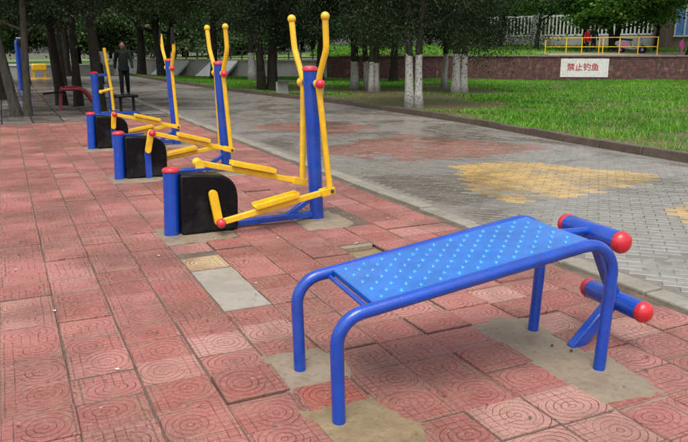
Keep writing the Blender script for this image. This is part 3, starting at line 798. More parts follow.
def text_mesh(txt, size, mat, parent, loc, rot, ext=0.004, name='lettering', off=0.0):
    c = bpy.data.curves.new(name, 'FONT'); c.body = txt; c.size = size; c.align_x = 'CENTER'; c.align_y = 'CENTER'; c.extrude = ext; c.offset = off
    t = bpy.data.objects.new('tmp_text', c); COL.objects.link(t)
    dg = bpy.context.evaluated_depsgraph_get(); me = bpy.data.meshes.new_from_object(t.evaluated_get(dg))
    bpy.data.objects.remove(t); me.name = name; me.materials.clear(); me.materials.append(mat)
    o = link(name, me, parent); o.location = loc; o.rotation_euler = rot; return o
text_mesh('禁止钓鱼', 0.42, SIGNRED, sign, (-0.08, -0.028, 0.58), (math.pi / 2, 0, 0), 0.004, 'lettering', 0.005)

# ------------------------------------------------------------------ exercise bench
bench = thing('exercise_bench', 'blue steel sit-up bench with dimpled azure board and red-ended rollers', 'exercise bench', (1.108, 2.371, 0), R(-4.0))
def bz(x): return 0.455 + 0.150 * x          # centre line of the side tubes (bench x)
TW = 0.0285
for yy in (0.0, 0.52):
    pts = fillet([(0.0, yy, -0.01), (-0.012, yy, bz(0) - 0.0), (1.375, yy, bz(1.375)), (1.342, yy, -0.01)], [0.13, 0.15], 10)
    m_ = MB(); m_.tube(pts, TW, 20); m_.build('side_tube', BLUE, bench)
# board
m_ = MB()
nx, ny = 1, 1
x0, x1 = 0.165, 1.235
brot = Matrix.Rotation(-math.atan(0.150), 3, 'Y')
cxm = (x0 + x1) / 2
Lb = (x1 - x0) / math.cos(math.atan(0.15))
off_n = Vector((-0.150, 0, 1)).normalized()
bc = Vector((cxm, 0.26, bz(cxm))) + off_n * 0.018
m_.box(bc, (Lb, 0.475, 0.005), brot)
board = m_.build('board', PLATE, bench, smooth=False, bevel=0.002)
# rolled end lips and cross bars
m_ = MB(); m_.box(Vector((x0, 0.26, bz(x0))) + off_n * 0.004, (0.006, 0.46, 0.03), brot); m_.build('end_lip', PLATE, bench, bevel=0.001)
m_ = MB(); m_.box(Vector((x1, 0.26, bz(x1))) + off_n * 0.004, (0.006, 0.46, 0.03), brot); m_.build('end_lip', PLATE, bench, bevel=0.001)
for xx in (x0 - 0.018, 0.62, x1 - 0.05):
    m_ = MB(); m_.tube([(xx, 0.0, bz(xx) - 0.012), (xx, 0.52, bz(xx) - 0.012)], 0.013 if xx > x0 else 0.011, 12); m_.build('cross_bar', BLUE, bench)
# raised dimples of the board
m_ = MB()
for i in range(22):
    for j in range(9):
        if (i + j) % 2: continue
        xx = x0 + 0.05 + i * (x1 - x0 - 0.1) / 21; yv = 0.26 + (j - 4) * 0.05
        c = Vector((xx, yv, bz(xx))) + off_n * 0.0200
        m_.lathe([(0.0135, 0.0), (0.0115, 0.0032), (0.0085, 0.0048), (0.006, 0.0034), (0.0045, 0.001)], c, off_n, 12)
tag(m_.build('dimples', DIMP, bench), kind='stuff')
# end of the bench: bent post with two padded rollers
RU, RLo = Vector((1.475, 0.27, 0.607)), Vector((1.66, 0.27, 0.226))
def roller(c, nm):
    m_ = MB(); m_.lathe([(0.0, -0.19), (0.049, -0.19), (0.051, -0.183), (0.051, 0.183), (0.049, 0.19), (0.0, 0.19)], c, (0, 1, 0), 24)
    r_ = m_.build('foot_roller', BLUE, bench)
    for sgn in (-1, 1):
        q = MB(); q.ball(c + Vector((0, 0.197 * sgn, 0)), 0.055, 22, (1, 0.78, 1)); q.build('end_cap', RED, r_)
roller(RU, 0); roller(RLo, 1)
m_ = MB(); m_.bar((1.40, 0.262, -0.01), RLo + Vector((-0.01, 0, 0.0)), 0.065, 0.05, (0, 1, 0)); m_.build('post', BLUE, bench, bevel=0.006)
m_ = MB(); m_.bar(RLo, RU, 0.055, 0.05, (0, 1, 0)); m_.build('post', BLUE, bench, bevel=0.006)
m_ = MB(); m_.tube([(x1 - 0.05, 0.262, bz(x1 - 0.05) - 0.005), RU + Vector((-0.02, 0, 0.012))], 0.021, 16); m_.build('roller_arm', BLUE, bench)
for (bx, by) in ((1.30, 0.30), (1.35, 0.21)):
    m_ = MB(); m_.lathe([(0.011, -0.003), (0.011, 0.006), (0.006, 0.008), (0.006, 0.018)], (bx, by, 0.001), (0, 0, 1), 6); m_.build('anchor_bolt', BOLT, bench)

# ------------------------------------------------------------------ elliptical trainers
def lens_bar(m, a, b, w, y0, y1, n=8):
    """flat bar with round ends in the xz plane"""
    a, b = Vector((a[0], 0, a[1])), Vector((b[0], 0, b[1])); t = (b - a).normalized(); ang = math.atan2(t.z, t.x); P = []
    for k in range(n + 1):
        al = ang - math.pi / 2 + math.pi * k / n; P.append((b.x + math.cos(al) * w / 2, b.z + math.sin(al) * w / 2))
    for k in range(n + 1):
        al = ang + math.pi / 2 + math.pi * k / n; P.append((a.x + math.cos(al) * w / 2, a.z + math.sin(al) * w / 2))
    m.prism(P, y0, y1)

def trainer(y0, label, near_end, far_end, near_joint, far_joint, grips=False, strip=False):
    T = thing('elliptical_trainer', label, 'exercise machine', (1.136, y0, 0), 0, 'elliptical trainers along the grey path')
    m = MB(); m.tube([(0, 0, -0.02), (0.012, 0, 0.28), (0.02, 0, 0.545)], 0.064, 28); fp = m.build('front_post', BLUE, T)
    m = MB(); m.lathe([(0.066, 0.0), (0.071, 0.004), (0.071, 0.02), (0.062, 0.032), (0.035, 0.041), (0.008, 0.044)], (0.02, 0, 0.532), (0, 0, 1), 28); m.build('cap', RED, fp)
    # black housing
    P = [(0.065, 0.012), (0.535, 0.012), (0.548, 0.05), (0.555, 0.30)]
    for k in range(9):
        a = math.pi / 2 * k / 8; P.append((0.38 + 0.17 * math.cos(a), 0.325 + 0.165 * math.sin(a)))
    P += [(0.22, 0.507), (0.075, 0.512)]
    m = MB(); m.prism(P, -0.095, 0.095); h = m.build('drive_housing', BLACK, T, bevel=0.018)
    m = MB(); m.bar((0.07, 0.112, 0.515), (0.33, 0.112, 0.515), 0.03, 0.02); m.build('frame_bar', BLUE, h, bevel=0.003)
    ax = (0.325, 0.345)
    m = MB(); m.tube([(ax[0], -0.16, ax[1]), (ax[0], 0.16, ax[1])], 0.02, 14); m.build('crank_axle', BOLT, T)
    if strip:
        m = MB(); m.box((0.325, -0.103, 0.165), (0.075, 0.012, 0.31)); m.build('mounting_post', BLUE, T, bevel=0.003)
    for (end, sy) in ((near_end, -1), (far_end, 1)):
        m = MB(); ys = sorted((sy * 0.125, sy * 0.165)); lens_bar(m, ax, end, 0.072, ys[0], ys[1]); m.build('crank_arm', YEL, T, bevel=0.004)
        q = MB(); q.ball((end[0], sy * 0.225, end[1]), 0.041, 18); q.build('ball_cap', RED if sy < 0 else YEL, T)
    # main post
    m = MB(); m.tube([(1.318, 0, -0.02), (1.265, 0, 1.335)], 0.063, 28); mp = m.build('main_post', BLUE, T)
    m = MB(); m.lathe([(0.065, 0.0), (0.070, 0.004), (0.070, 0.02), (0.062, 0.033), (0.035, 0.042), (0.008, 0.045)], (1.265, 0, 1.325), (0, 0, 1), 28); m.build('cap', RED, mp)
    m = MB(); m.lathe([(0.075, 0.0), (0.078, 0.006), (0.066, 0.012)], (1.3175, 0, 0.0), (0, 0, 1), 28); m.build('base_collar', BLUE, mp)
    m = MB(); m.bar((0.50, 0, 0.045), (1.27, 0, 0.052), 0.06, 0.05); m.build('base_beam', BLUE, T, bevel=0.006)
    m = MB(); m.bar((1.03, 0, 0.06), (1.275, 0, 0.21), 0.045, 0.045); m.build('brace', BLUE, T, bevel=0.005)
    pv = (1.268, 1.222)
    m = MB(); m.tube([(pv[0], -0.17, pv[1]), (pv[0], 0.17, pv[1])], 0.024, 14); m.build('pivot_axle', BLUE, T)
    for (end, jt, sy) in ((near_end, near_joint, -1), (far_end, far_joint, 1)):
        yl = sy * 0.165
        # swinging lever
        d = (jt[0] - pv[0]) / (pv[1] - jt[1])
        k1, k2 = (0.03, 0.012) if sy < 0 else (-0.035, -0.05)
        pts = fillet([(jt[0], yl, jt[1] - 0.02), (pv[0], yl, pv[1] + 0.02), (pv[0] + k1, yl + sy * 0.11, 1.51), (pv[0] + k2, yl + sy * 0.13, 1.755)], [0.35, 0.25], 6)
        m = MB(); m.tube(pts, 0.0265, 16); lv = m.build('swing_lever', YEL, T)
        top = Vector((pv[0] + k2, yl + sy * 0.13, 1.755))
        if grips:
            q = MB(); q.tube([top - Vector((0, 0, 0.16)), top - Vector((0, 0, 0.04)), top + Vector((0, 0, 0.09))], [0.032, 0.03, 0.02], 14); q.build('hand_grip', BLACK, lv)
        else:
            q = MB(); q.ball(top + Vector((0, 0, 0.012)), 0.038, 18); q.build('ball_end', YEL, lv)
        m = MB(); m.lathe([(0.036, 0.0), (0.036, 0.05)], (pv[0], yl - 0.025, pv[1]), (0, 1, 0), 18); m.build('lever_bearing', YEL, lv)
        m = MB(); m.ball((pv[0], yl + sy * 0.047, pv[1]), 0.042, 18); m.build('pivot_cap', RED if sy < 0 else YEL, lv)
        # pedal rod with fork and tray
        a = Vector((end[0], sy * 0.195, end[1])); b = Vector((jt[0], yl, jt[1])); t = (b - a).normalized()
        m = MB(); m.bar(a, b - t * 0.05, 0.038, 0.05); rod = m.build('pedal_rod', YEL, T, bevel=0.005)
        up = Vector((-t.z, 0, t.x))
        m = MB()
        for s2 in (-1, 1):
            c = b - t * 0.035 + Vector((0, s2 * 0.034, 0)); m.bar(c - t * 0.06, c + t * 0.065, 0.010, 0.062)
        m.box(b - t * 0.09, (0.02, 0.078, 0.062), Matrix((t, Vector((0, 1, 0)), up)).transposed()); m.build('fork', YEL, rod, bevel=0.003)
        m = MB(); m.lathe([(0.017, 0.0), (0.017, 0.012), (0.010, 0.016)], b + Vector((0, sy * 0.040, 0)), (0, sy, 0), 12); m.build('bolt', BOLT, rod)
        tc = a.lerp(b, 0.50) + up * 0.040; M = Matrix((t, Vector((0, 1, 0)), up)).transposed()
        m = MB(); m.box(tc, (0.40, 0.135, 0.014), M); tray = m.build('foot_tray', YEL, rod, bevel=0.003)
        m = MB()
        for s2 in (-1, 1): m.box(tc + Vector((0, s2 * 0.064, 0)) + up * 0.019, (0.40, 0.008, 0.03), M)
        m.box(tc + t * 0.197 + up * 0.019, (0.008, 0.121, 0.03), M); m.build('tray_rim', YEL, tray, bevel=0.002)
        m = MB()
        for k in range(7): m.box(tc + t * (-0.15 + 0.05 * k) + up * 0.009, (0.012, 0.11, 0.004), M)
        m.build('tread', YEL, tray)
    return T
trainer(5.716, 'elliptical trainer standing closest to the sit-up bench, near pedal lowered to the ground', (0.362, 0.112), (0.293, 0.56), (1.378, 0.292), (1.245, 0.325))
trainer(5.716 + 2.89, 'middle elliptical trainer of the row, with yellow ball-topped handles and crossed pedal bars', (0.372, 0.552), (0.29, 0.13), (1.335, 0.292), (1.29, 0.30), strip=True)
trainer(5.716 + 5.79, 'elliptical trainer with black handle grips, standing farthest from the sit-up bench', (0.345, 0.54), (0.30, 0.13), (1.315, 0.30), (1.30, 0.30), grips=True, strip=True)

# ------------------------------------------------------------------ other exercise equipment under the trees
T = thing('rowing_machine', 'blue post machine with a yellow lever and black seat beside a thick trunk', 'exercise machine', (1.92, 17.6, 0))
m = MB(); m.tube([(0, 0, -0.02), (0, 0, 0.97)], 0.085, 20); fp = m.build('post', BLUE, T)
m = MB(); m.lathe([(0.09, 0), (0.095, 0.02), (0.06, 0.05), (0.01, 0.06)], (0, 0, 0.96), (0, 0, 1), 20); m.build('cap', RED, fp)
m = MB(); m.bar((0.05, 0, 0.93), (0.34, 0, 0.93), 0.07, 0.06); m.build('top_arm', BLUE, T, bevel=0.005)
m = MB(); m.bar((0.32, 0, 0.96), (0.32, 0, 0.10), 0.06, 0.06); m.build('front_strut', BLUE, T, bevel=0.005)
m = MB(); m.tube(fillet([(0.36, -0.15, 0.12), (0.34, -0.15, 0.62), (0.25, -0.15, 1.55)], 0.3, 6), 0.035, 14); lv = m.build('lever', YEL, T)
m = MB(); m.tube([(0.10, -0.15, 0.55), (0.38, -0.15, 0.62)], 0.035, 12); m.build('link_arm', YEL, T)
m = MB(); m.ball((0.1, -0.17, 0.55), 0.05, 14); m.build('pivot_cap', YEL, T)
m = MB(); m.bar((0.0, 0, 0.04), (0.95, 0, 0.04), 0.08, 0.06); m.build('base_beam', BLUE, T, bevel=0.005)
m = MB(); m.box((0.68, 0, 0.43), (0.55, 0.32, 0.06)); m.build('seat', BLACK, T, bevel=0.02)
for xx in (0.55, 0.85):
    m = MB(); m.bar((xx, 0, 0.05), (xx, 0, 0.41), 0.06, 0.06); m.build('seat_post', BLACK, T, bevel=0.005)

T = thing('red_exercise_bench', 'dark red tube-framed exercise bench with a black board between dark trunks', 'exercise bench', (1.32, 19.9, 0))
for yy in (-0.22, 0.22):
    m = MB(); m.tube(fillet([(0.0, yy, 0.52), (0.52, yy, 0.52), (0.92, yy, -0.02)], 0.22, 8), 0.05, 14); m.build('side_tube', DARKRED, T)
m = MB(); m.bar((0.0, 0, 0.53), (0.48, 0, 0.53), 0.40, 0.05); m.build('seat_board', DARKRED, T, bevel=0.01)
m = MB(); m.bar((-0.45, 0, 0.40), (0.02, 0, 0.44), 0.40, 0.03); m.build('black_board', BLACK, T, bevel=0.006)
m = MB(); m.bar((0.0, 0, 0.5), (-0.06, 0, -0.02), 0.07, 0.07); m.build('leg', DARKRED, T)
m = MB(); m.ball((0.8, -0.27, 0.33), 0.06, 12); m.build('end_cap', DARKRED, T)

T = thing('stretching_frame', 'tall narrow blue arch frame beside a forked trunk', 'exercise machine', (0.68, 29.5, 0))
m = MB(); m.tube(fillet([(-0.12, 0, -0.02), (-0.12, 0, 1.86), (0.13, 0, 1.86), (0.13, 0, -0.02)], 0.11, 8), 0.07, 14); m.build('arch', BLUE, T)
m = MB(); m.box((0, 0.03, 0.95), (0.18, 0.05, 1.2)); m.build('panel', BLUE, T, bevel=0.01)
m = MB(); m.tube([(-0.12, -0.1, 1.92), (0.13, -0.1, 1.92)], 0.04, 12); m.build('top_handle', GREYM, T)
T = thing('swing_seat', 'yellow exercise seat with yellow pole far beyond the forked trunk', 'exercise machine', (1.5, 41, 0))
m = MB(); m.box((0.25, 0, 0.62), (0.75, 0.5, 0.36)); m.build('seat', YEL, T, bevel=0.06)
m = MB(); m.bar((-0.35, 0, 0.02), (0.75, 0, 0.02), 0.5, 0.08); m.build('base', YEL, T, bevel=0.01)
for xx in (-0.05, 0.5):
    m = MB(); m.bar((xx, 0, 0.02), (xx, 0, 0.5), 0.1, 0.1); m.build('leg', YEL, T)
m = MB(); m.tube([(-0.40, 0, -0.02), (-0.42, 0, 2.0)], 0.06, 12); m.build('pole', YEL, T)
T = thing('red_post', 'slim orange-red post with cross bar at the pavement edge', 'post', (-0.33, 23.4, 0))
m = MB(); m.tube([(0, 0, -0.02), (0, 0, 1.15)], 0.07, 14); m.build('post', DARKRED, T)
m = MB(); m.tube([(-0.02, 0, 0.9), (0.14, 0, 0.9)], 0.05, 12); m.build('peg', YEL, T)
m = MB(); m.ball((0, 0, 1.16), 0.08, 12); m.build('cap', YEL, T)

# dark park bench by the lawn (behind the first trainer's lever)
T = thing('park_bench', 'low dark slatted bench on the lawn edge beside the path', 'bench', (8.95, 22.2, 0.05), R(-25))
for k in range(4):
    m = MB(); m.box((0, -0.18 + 0.12 * k, 0.43), (1.5, 0.1, 0.04)); m.build('slat', DARKST, T, bevel=0.004)
for xx in (-0.6, 0.6):
    m = MB(); m.bar((xx, 0, -0.1), (xx, 0, 0.41), 0.4, 0.08); m.build('leg', GCONC, T)

# ------------------------------------------------------------------ trees
def crown_mesh(name, seed, rad, hgt, nclump, per, leaf, csize, flat=0.8, droop=0.4, mat=None, bottom=0.25, long=2.2):
    g = np.random.default_rng(seed)
    V = []; Tn = []
    cs = []
    while len(cs) < nclump:
        p = g.uniform(-1, 1, 3); r2 = np.linalg.norm(p)
        if r2 > 1 or r2 < 0.2: continue
        if p[2] < -0.75: continue
        cs.append(p)
    cs = np.array(cs); 
    wob = 0.8 + 0.4 * g.random(nclump)
    C = cs * np.array([rad, rad, hgt / 2]) * wob[:, None]; C[:, 2] += hgt / 2
    cid = np.repeat(np.arange(nclump), per); n = len(cid)
    sz = csize * (0.6 + 0.8 * g.random(nclump))
    d = g.standard_normal((n, 3)) * np.array([1, 1, flat]) * sz[cid][:, None] * 0.55
    P = C[cid] + d
    # leaf orientation: outwards with droop
    o = d / (np.linalg.norm(d, axis=1)[:, None] + 1e-6) + g.standard_normal((n, 3)) * 0.6; o[:, 2] -= droop
    o /= np.linalg.norm(o, axis=1)[:, None]
    sd = np.cross(o, g.standard_normal((n, 3))); sd /= np.linalg.norm(sd, axis=1)[:, None] + 1e-6
    L = leaf * (0.6 + 0.8 * g.random(n))[:, None]; W = L / long
    a = P - o * L / 2; b = P + sd * W / 2; c = P + o * L / 2; e = P - sd * W / 2
    V = np.stack([a, b, c, e], 1).reshape(-1, 3); F = np.arange(4 * n).reshape(-1, 4)
    t = np.clip((0.35 + 0.25 * g.random(nclump))[cid] + 0.28 * g.standard_normal(n), 0, 1)
    me = np_mesh(name, V, F, t); me.materials.append(mat); return me

cyp = [crown_mesh('crown', 40 + i, 2.5, 6.0, 150, 480, 0.075, 0.44, 0.9, 0.5, CYP, long=2.6) for i in range(3)]
brd = [crown_mesh('crown', 60 + i, 3.2, 5.5, 160, 150, 0.20, 0.75, 0.6, 0.3, LEAF, long=1.6) for i in range(3)]
dul = [crown_mesh('crown', 80 + i, 3.4, 7.5, 190, 210, 0.19, 0.8, 0.7, 0.35, LEAFD, long=1.7) for i in range(3)]

def trunk_tube(m, base, top, r0, r1, seed, n=10, wob=0.06, flare=1.35, sides=11):
    g = random.Random(seed); base, top = Vector(base), Vector(top); pts, rr = [], []
    ox, oy = g.uniform(-wob, wob), g.uniform(-wob, wob); ph = g.uniform(0, 6)
    for i in range(n + 1):
        t = i / n; p = base.lerp(top, t)
        p += Vector((ox * math.sin(t * 5 + ph), oy * math.sin(t * 4 + ph), 0)) * min(1, t * 3)
        pts.append(p); k = r0 + (r1 - r0) * t
        if t < 0.12: k *= 1 + (flare - 1) * (1 - t / 0.12)
        rr.append(k * g.uniform(0.94, 1.06))
    m.tube(pts, rr, sides)
    return pts

def tree(name, label, loc, stems, crown, cscale, cz, bark, group=None, limbs=6, seed=0, crz=None, coff=(0, 0)):
    """stems: list of (dx,dy,lean_x,lean_y,r0,height)"""
    T = thing(name, label, 'tree', loc, 0, group)
    m = MB(); g = random.Random(seed)
    for i, (dx, dy, lx, ly, r0, hh) in enumerate(stems):
        pts = trunk_tube(m, (dx, dy, -0.12), (dx + lx, dy + ly, hh), r0, r0 * 0.45, seed * 7 + i)
        for k in range(limbs):
            p = pts[4 + (k % 6)]; a = g.uniform(0, 6.28); ln = g.uniform(1.0, 2.2)
            e = p + Vector((math.cos(a) * ln, math.sin(a) * ln, g.uniform(0.5, 1.6)))
            mid = p.lerp(e, 0.5) + Vector((0, 0, -0.12))
            m.tube([p, mid, e], [r0 * 0.38, r0 * 0.25, r0 * 0.08], 7)
    m.build('trunk', bark, T, angle=80)
    c = link('crown', crown, T); c.location = (coff[0], coff[1], cz - (0.45 if crown in cyp else 0.0)); c.scale = cscale; c.rotation_euler = (0, 0, g.uniform(0, 6.28) if crz is None else crz)
    return T
LT = 'tree'
tree('tree', 'twin-stemmed whitewashed tree on bare soil right beside the brown kerb', (9.45, 15.7, 0.13), [(-0.07, 0.05, -0.15, 0, 0.115, 5), (0.13, -0.07, 0.15, 0.1, 0.105, 5)], cyp[0], (1.0, 1.0, 1.0), 1.35, BARKW, seed=1, coff=(0.2, 0.3))
tree('tree', 'thick whitewashed tree of three fused stems standing mid-lawn', (14.0, 20.3, 0.12), [(-0.10, 0, -0.2, 0, 0.15, 5), (0.17, -0.1, 0.1, 0, 0.13, 5), (0.05, 0.15, 0.2, 0.3, 0.11, 5)], cyp[1], (1.15, 1.15, 1.0), 1.25, BARKW, seed=2, coff=(0.5, 0.2))
tree('tree', 'slender whitewashed stem just behind the thick mid-lawn tree', (16.0, 24.2, 0.12), [(0, 0, 0.1, 0.1, 0.12, 5)], cyp[2], (0.95, 0.95, 1.0), 1.5, BARKW, seed=3)
tree('tree', 'dull grey-washed stem with a thin crooked stem leaning against it', (12.1, 24.4, 0.12), [(0, 0, -0.15, 0, 0.17, 5), (0.42, -0.25, -0.35, 0.1, 0.12, 4.5)], cyp[0], (1.0, 1.0, 1.05), 1.55, BARKD, seed=4)
tree('tree', 'grey-washed stem standing between the twin-stemmed and crooked trees', (11.75, 22.5, 0.12), [(0.2, 0, 0.1, 0.1, 0.15, 5), (0.0, -0.1, 0.1, -0.1, 0.10, 5)], cyp[2], (0.9, 0.9, 1.0), 1.55, BARKD, seed=5, coff=(0.3, 0))
tree('tree', 'dark unpainted twin trunk at the path bend', (8.75, 24.9, 0.08), [(-0.22, 0, -0.2, 0, 0.16, 5), (0.2, 0, 0.25, 0.1, 0.19, 5)], cyp[1], (1.05, 1.05, 1.0), 1.6, BARK, seed=6)
tree('tree', 'thin whitewashed tree in front of the pale concrete wall', (11.5, 35.0, 0.12), [(0, 0, 0, 0, 0.2, 6)], cyp[0], (1.1, 1.1, 1.1), 2.1, BARKW, seed=7)
tree('tree', 'dark twin trunks rising behind the dark red bench', (1.66, 20.9, 0), [(-0.26, 0.3, -0.2, 0, 0.14, 5.5), (0.14, -0.15, 0.15, 0, 0.115, 5.5)], cyp[2], (1.0, 1.0, 0.9), 2.3, BARK, seed=8)
tree('tree', 'grey trunk forking near the ground into two spreading stems', (0.30, 18.0, 0), [(-0.10, 0, -0.65, 0.1, 0.12, 5), (0.12, 0, 0.25, 0.0, 0.09, 5)], cyp[0], (0.95, 0.95, 0.9), 2.35, BARKG, seed=9, coff=(-0.3, 0))
tree('tree', 'thick straight dark trunk directly behind the blue post machine', (2.12, 18.8, 0), [(0, 0, 0.0, 0, 0.145, 6)], cyp[1], (1.0, 1.0, 0.9), 2.6, BARK, seed=10)
tree('tree', 'dark trunk at the left end of the grey stone pavement', (-0.1, 24.5, 0), [(0, 0, 0, 0, 0.17, 6)], cyp[2], (1.1, 1.1, 1.0), 2.6, BARK, seed=11, coff=(-0.2, 0))
tree('tree', 'dark tree branching widely behind the walking man', (8.6, 43.0, 0), [(0, 0, -0.6, 0.1, 0.3, 6), (0.1, 0, 0.9, 0, 0.2, 5)], dul[0], (0.9, 0.9, 0.9), 2.6, BARK, seed=12)
tree('tree', 'straight dark trunk between the walking man and the branching tree', (7.6, 44.5, 0), [(0, 0, 0.2, 0, 0.26, 6)], cyp[1], (1.4, 1.4, 1.2), 3.4, BARK, seed=13)
tree('tree', 'slim dark trunk rising beyond the dark red bench', (2.3, 33, 0), [(0, 0, -0.2, 0, 0.16, 6), (0.5, 0.3, 0.3, 0, 0.12, 6)], cyp[0], (1.4, 1.4, 1.1), 3.1, BARK, seed=14)
for lab, l_, r_, c_, cz2, sd in (
    ('dark tree between the whitewashed mid-lawn stems and the brick wall', (17.5, 31.0, 0.05), 0.2, 1, 1.9, 21),
    ('dark tree standing close to the joint of brick and concrete walls', (14.6, 33.5, 0.05), 0.19, 2, 2.0, 22),
    ('dark tree standing close in front of the concrete wall, beyond the twin dark trunk', (10.2, 37.5, 0.05), 0.2, 0, 3.3, 23),
    ('dark trunk rising behind the tall blue arch frame', (0.9, 35.5, 0.0), 0.18, 1, 2.7, 24),
    ('dark trunk standing near the low grey wall, beyond the yellow seat', (3.4, 45.0, 0.0), 0.22, 2, 3.0, 25)):
    tree('tree', lab, l_, [(0, 0, 0.15, 0, r_, 6)], cyp[c_], (1.35, 1.35, 1.1), cz2, BARK, seed=sd)
# trees behind the brick wall
def back(px, d):       # place by view angle and distance
    a = math.atan((px - 344) / 720) + R(25.5); return (d * math.sin(a), d * math.cos(a))
x, y = back(536, 50); tree('tree', 'small tree in front of the white fence pillar', (x, y, 1.45), [(0, 0, 0.2, 0, 0.17, 3.2)], brd[0], (0.75, 0.75, 0.6), 2.1, BARK, seed=15)
x, y = back(612, 49); tree('tree', 'forked bright green tree behind the yellow railing', (x, y, 1.45), [(0, 0, -0.7, 0, 0.2, 3.6), (0.1, 0, 0.8, 0.2, 0.2, 3.6)], brd[1], (1.15, 1.1, 0.8), 1.15, BARK, seed=16)
x, y = back(583, 51); tree('tree', 'thin dark trunk behind the person in red', (x, y, 1.5), [(0, 0, 0.1, 0, 0.14, 4)], brd[2], (0.9, 0.9, 0.7), 2.6, BARK, seed=17)
x, y = back(655, 50); tree('tree', 'bright green tree in front of the brown building', (x, y, 1.45), [(0, 0, 0.3, 0, 0.15, 3.6)], brd[0], (0.9, 0.9, 0.7), 2.2, BARK, seed=18)
x, y = back(500, 56); tree('tree', 'leafy tree at the left end of the white fence', (x, y, 1.6), [(0, 0, 0.3, 0, 0.2, 4)], brd[2], (1.0, 1.0, 0.8), 2.2, BARK, seed=19)
x, y = back(690, 44); tree('tree', 'dark drooping tree beside the blue window', (x, y, 1.3), [(0, 0, 0.3, 0, 0.2, 4)], brd[1], (1.0, 1.0, 0.7), 2.6, BARK, seed=20)
# far wood: single trees, three rows
k = 0
for d, z0, pxs in ((62, 1.2, range(-60, 760, 62)), (74, 1.0, range(-90, 800, 56)), (90, 0.5, range(-120, 820, 60))):
    for px in pxs:
        p = px + rnd.uniform(-16, 16); x, y = back(p, d + rnd.uniform(-4, 4))
        if d == 62 and p > 470: x, y = back(p, d + 8)
        zz = 1.4 if p > 300 else -0.05
        c = (dul[k % 3], dul[(k + 1) % 3], brd[k % 3])[k % 3] if d > 62 else dul[k % 3]
        tree('tree', 'far green tree in the wood behind the park', (x, y, zz), [(0, 0, rnd.uniform(-.3, .3), 0, 0.2, 5)], c, (1.25, 1.25, 1.2 if d < 80 else 1.6), 0.6 + rnd.uniform(0, 0.8), BARK, 'trees of the far wood', limbs=3, seed=100 + k)
        k += 1

# ------------------------------------------------------------------ concrete wall, railing and ramps on the far left bank
CA, CB = Vector((6.6, 47.2, 0)), Vector((17.2, 37.3, 0)); d = (CB - CA); LL = d.length; ang = math.atan2(d.y, d.x)
cw = thing('concrete_wall', 'pale grey concrete bank wall behind the lawn, left of the brick wall', 'wall', CA, ang)
m = MB(); m.box((LL / 2 + 0.2, 0.1, 0.42), (LL + 1.4, 0.25, 0.95)); m.build('wall_face', LCONC, cw, smooth=False)
m = MB(); m.box((LL / 2 + 0.1, 0.08, 0.93), (LL + 1.2, 0.36, 0.07)); m.build('coping', LCONC, cw, smooth=False)
rl = thing('railing', 'dark metal railing standing on the pale concrete wall', 'railing', (CA.x, CA.y, 0.96), ang)
for z in (0.12, 0.5):
    m = MB(); m.bar((0, 0.08, z), (LL, 0.08, z), 0.05, 0.05); m.build('rail', BOLT, rl)
q = MB(); q.box((0, 0.08, 0.255), (0.07, 0.07, 0.53)); pmx = q.mesh('post'); pmx.materials.append(BOLT)
for i in range(int(LL / 0.75)):
    o = link('post', pmx, rl); o.location = (0.4 + i * 0.75, 0, 0)
def ramp(loc, lab, s):
    r_ = thing('ramp_slab', lab, 'ramp', loc, ang)
    m = MB(); v = [(-1.5 * s, -1.0, -0.06), (0.9 * s, -1.0, -0.06), (1.6 * s, -0.06, 0.88), (-0.6 * s, -0.06, 0.88)]
    m.add(v + [(x_, y_ + 0.12, z_ - 0.12) for x_, y_, z_ in v], [(0, 1, 2, 3), (7, 6, 5, 4), (0, 4, 5, 1), (1, 5, 6, 2), (2, 6, 7, 3), (3, 7, 4, 0)])
    m.build('slab', PALE, r_, smooth=False, bevel=0.02)
ramp(CA + d.normalized() * 7.2 + Vector((0, 0, 0.03)), 'white slanting slab against the concrete wall, next to the twin dark trunk', 0.8)
ramp(CA + d.normalized() * 4.0 + Vector((0, 0, 0.03)), 'white slanting slab against the concrete wall, beside the branching dark tree', 0.75)
x, y = back(203, 58); bx = thing('notice_board', 'small white notice board on posts beyond the concrete wall', 'sign', (x, y, -0.05), R(-25))
m = MB(); m.box((0, 0, 2.0), (0.85, 0.06, 0.75)); m.build('board', WHITE, bx, bevel=0.01)
for xx in (-0.4, 0.4):
    m = MB(); m.bar((xx, 0.05, 0), (xx, 0.05, 2.3), 0.06, 0.06); m.build('post', GREYM, bx)
# low wall at the far end of the pavement
lw = thing('low_wall', 'long low grey wall closing the far end of the pavement', 'wall', (-24, 47.5, 0), 0)
m = MB(); m.box((15.4, 0, 0.28), (31.4, 0.3, 0.65)); m.build('wall_face', GCONC, lw, smooth=False)
m = MB(); m.box((15.4, -0.02, 0.62), (31.5, 0.42, 0.07)); m.build('coping', PALE, lw, smooth=False)

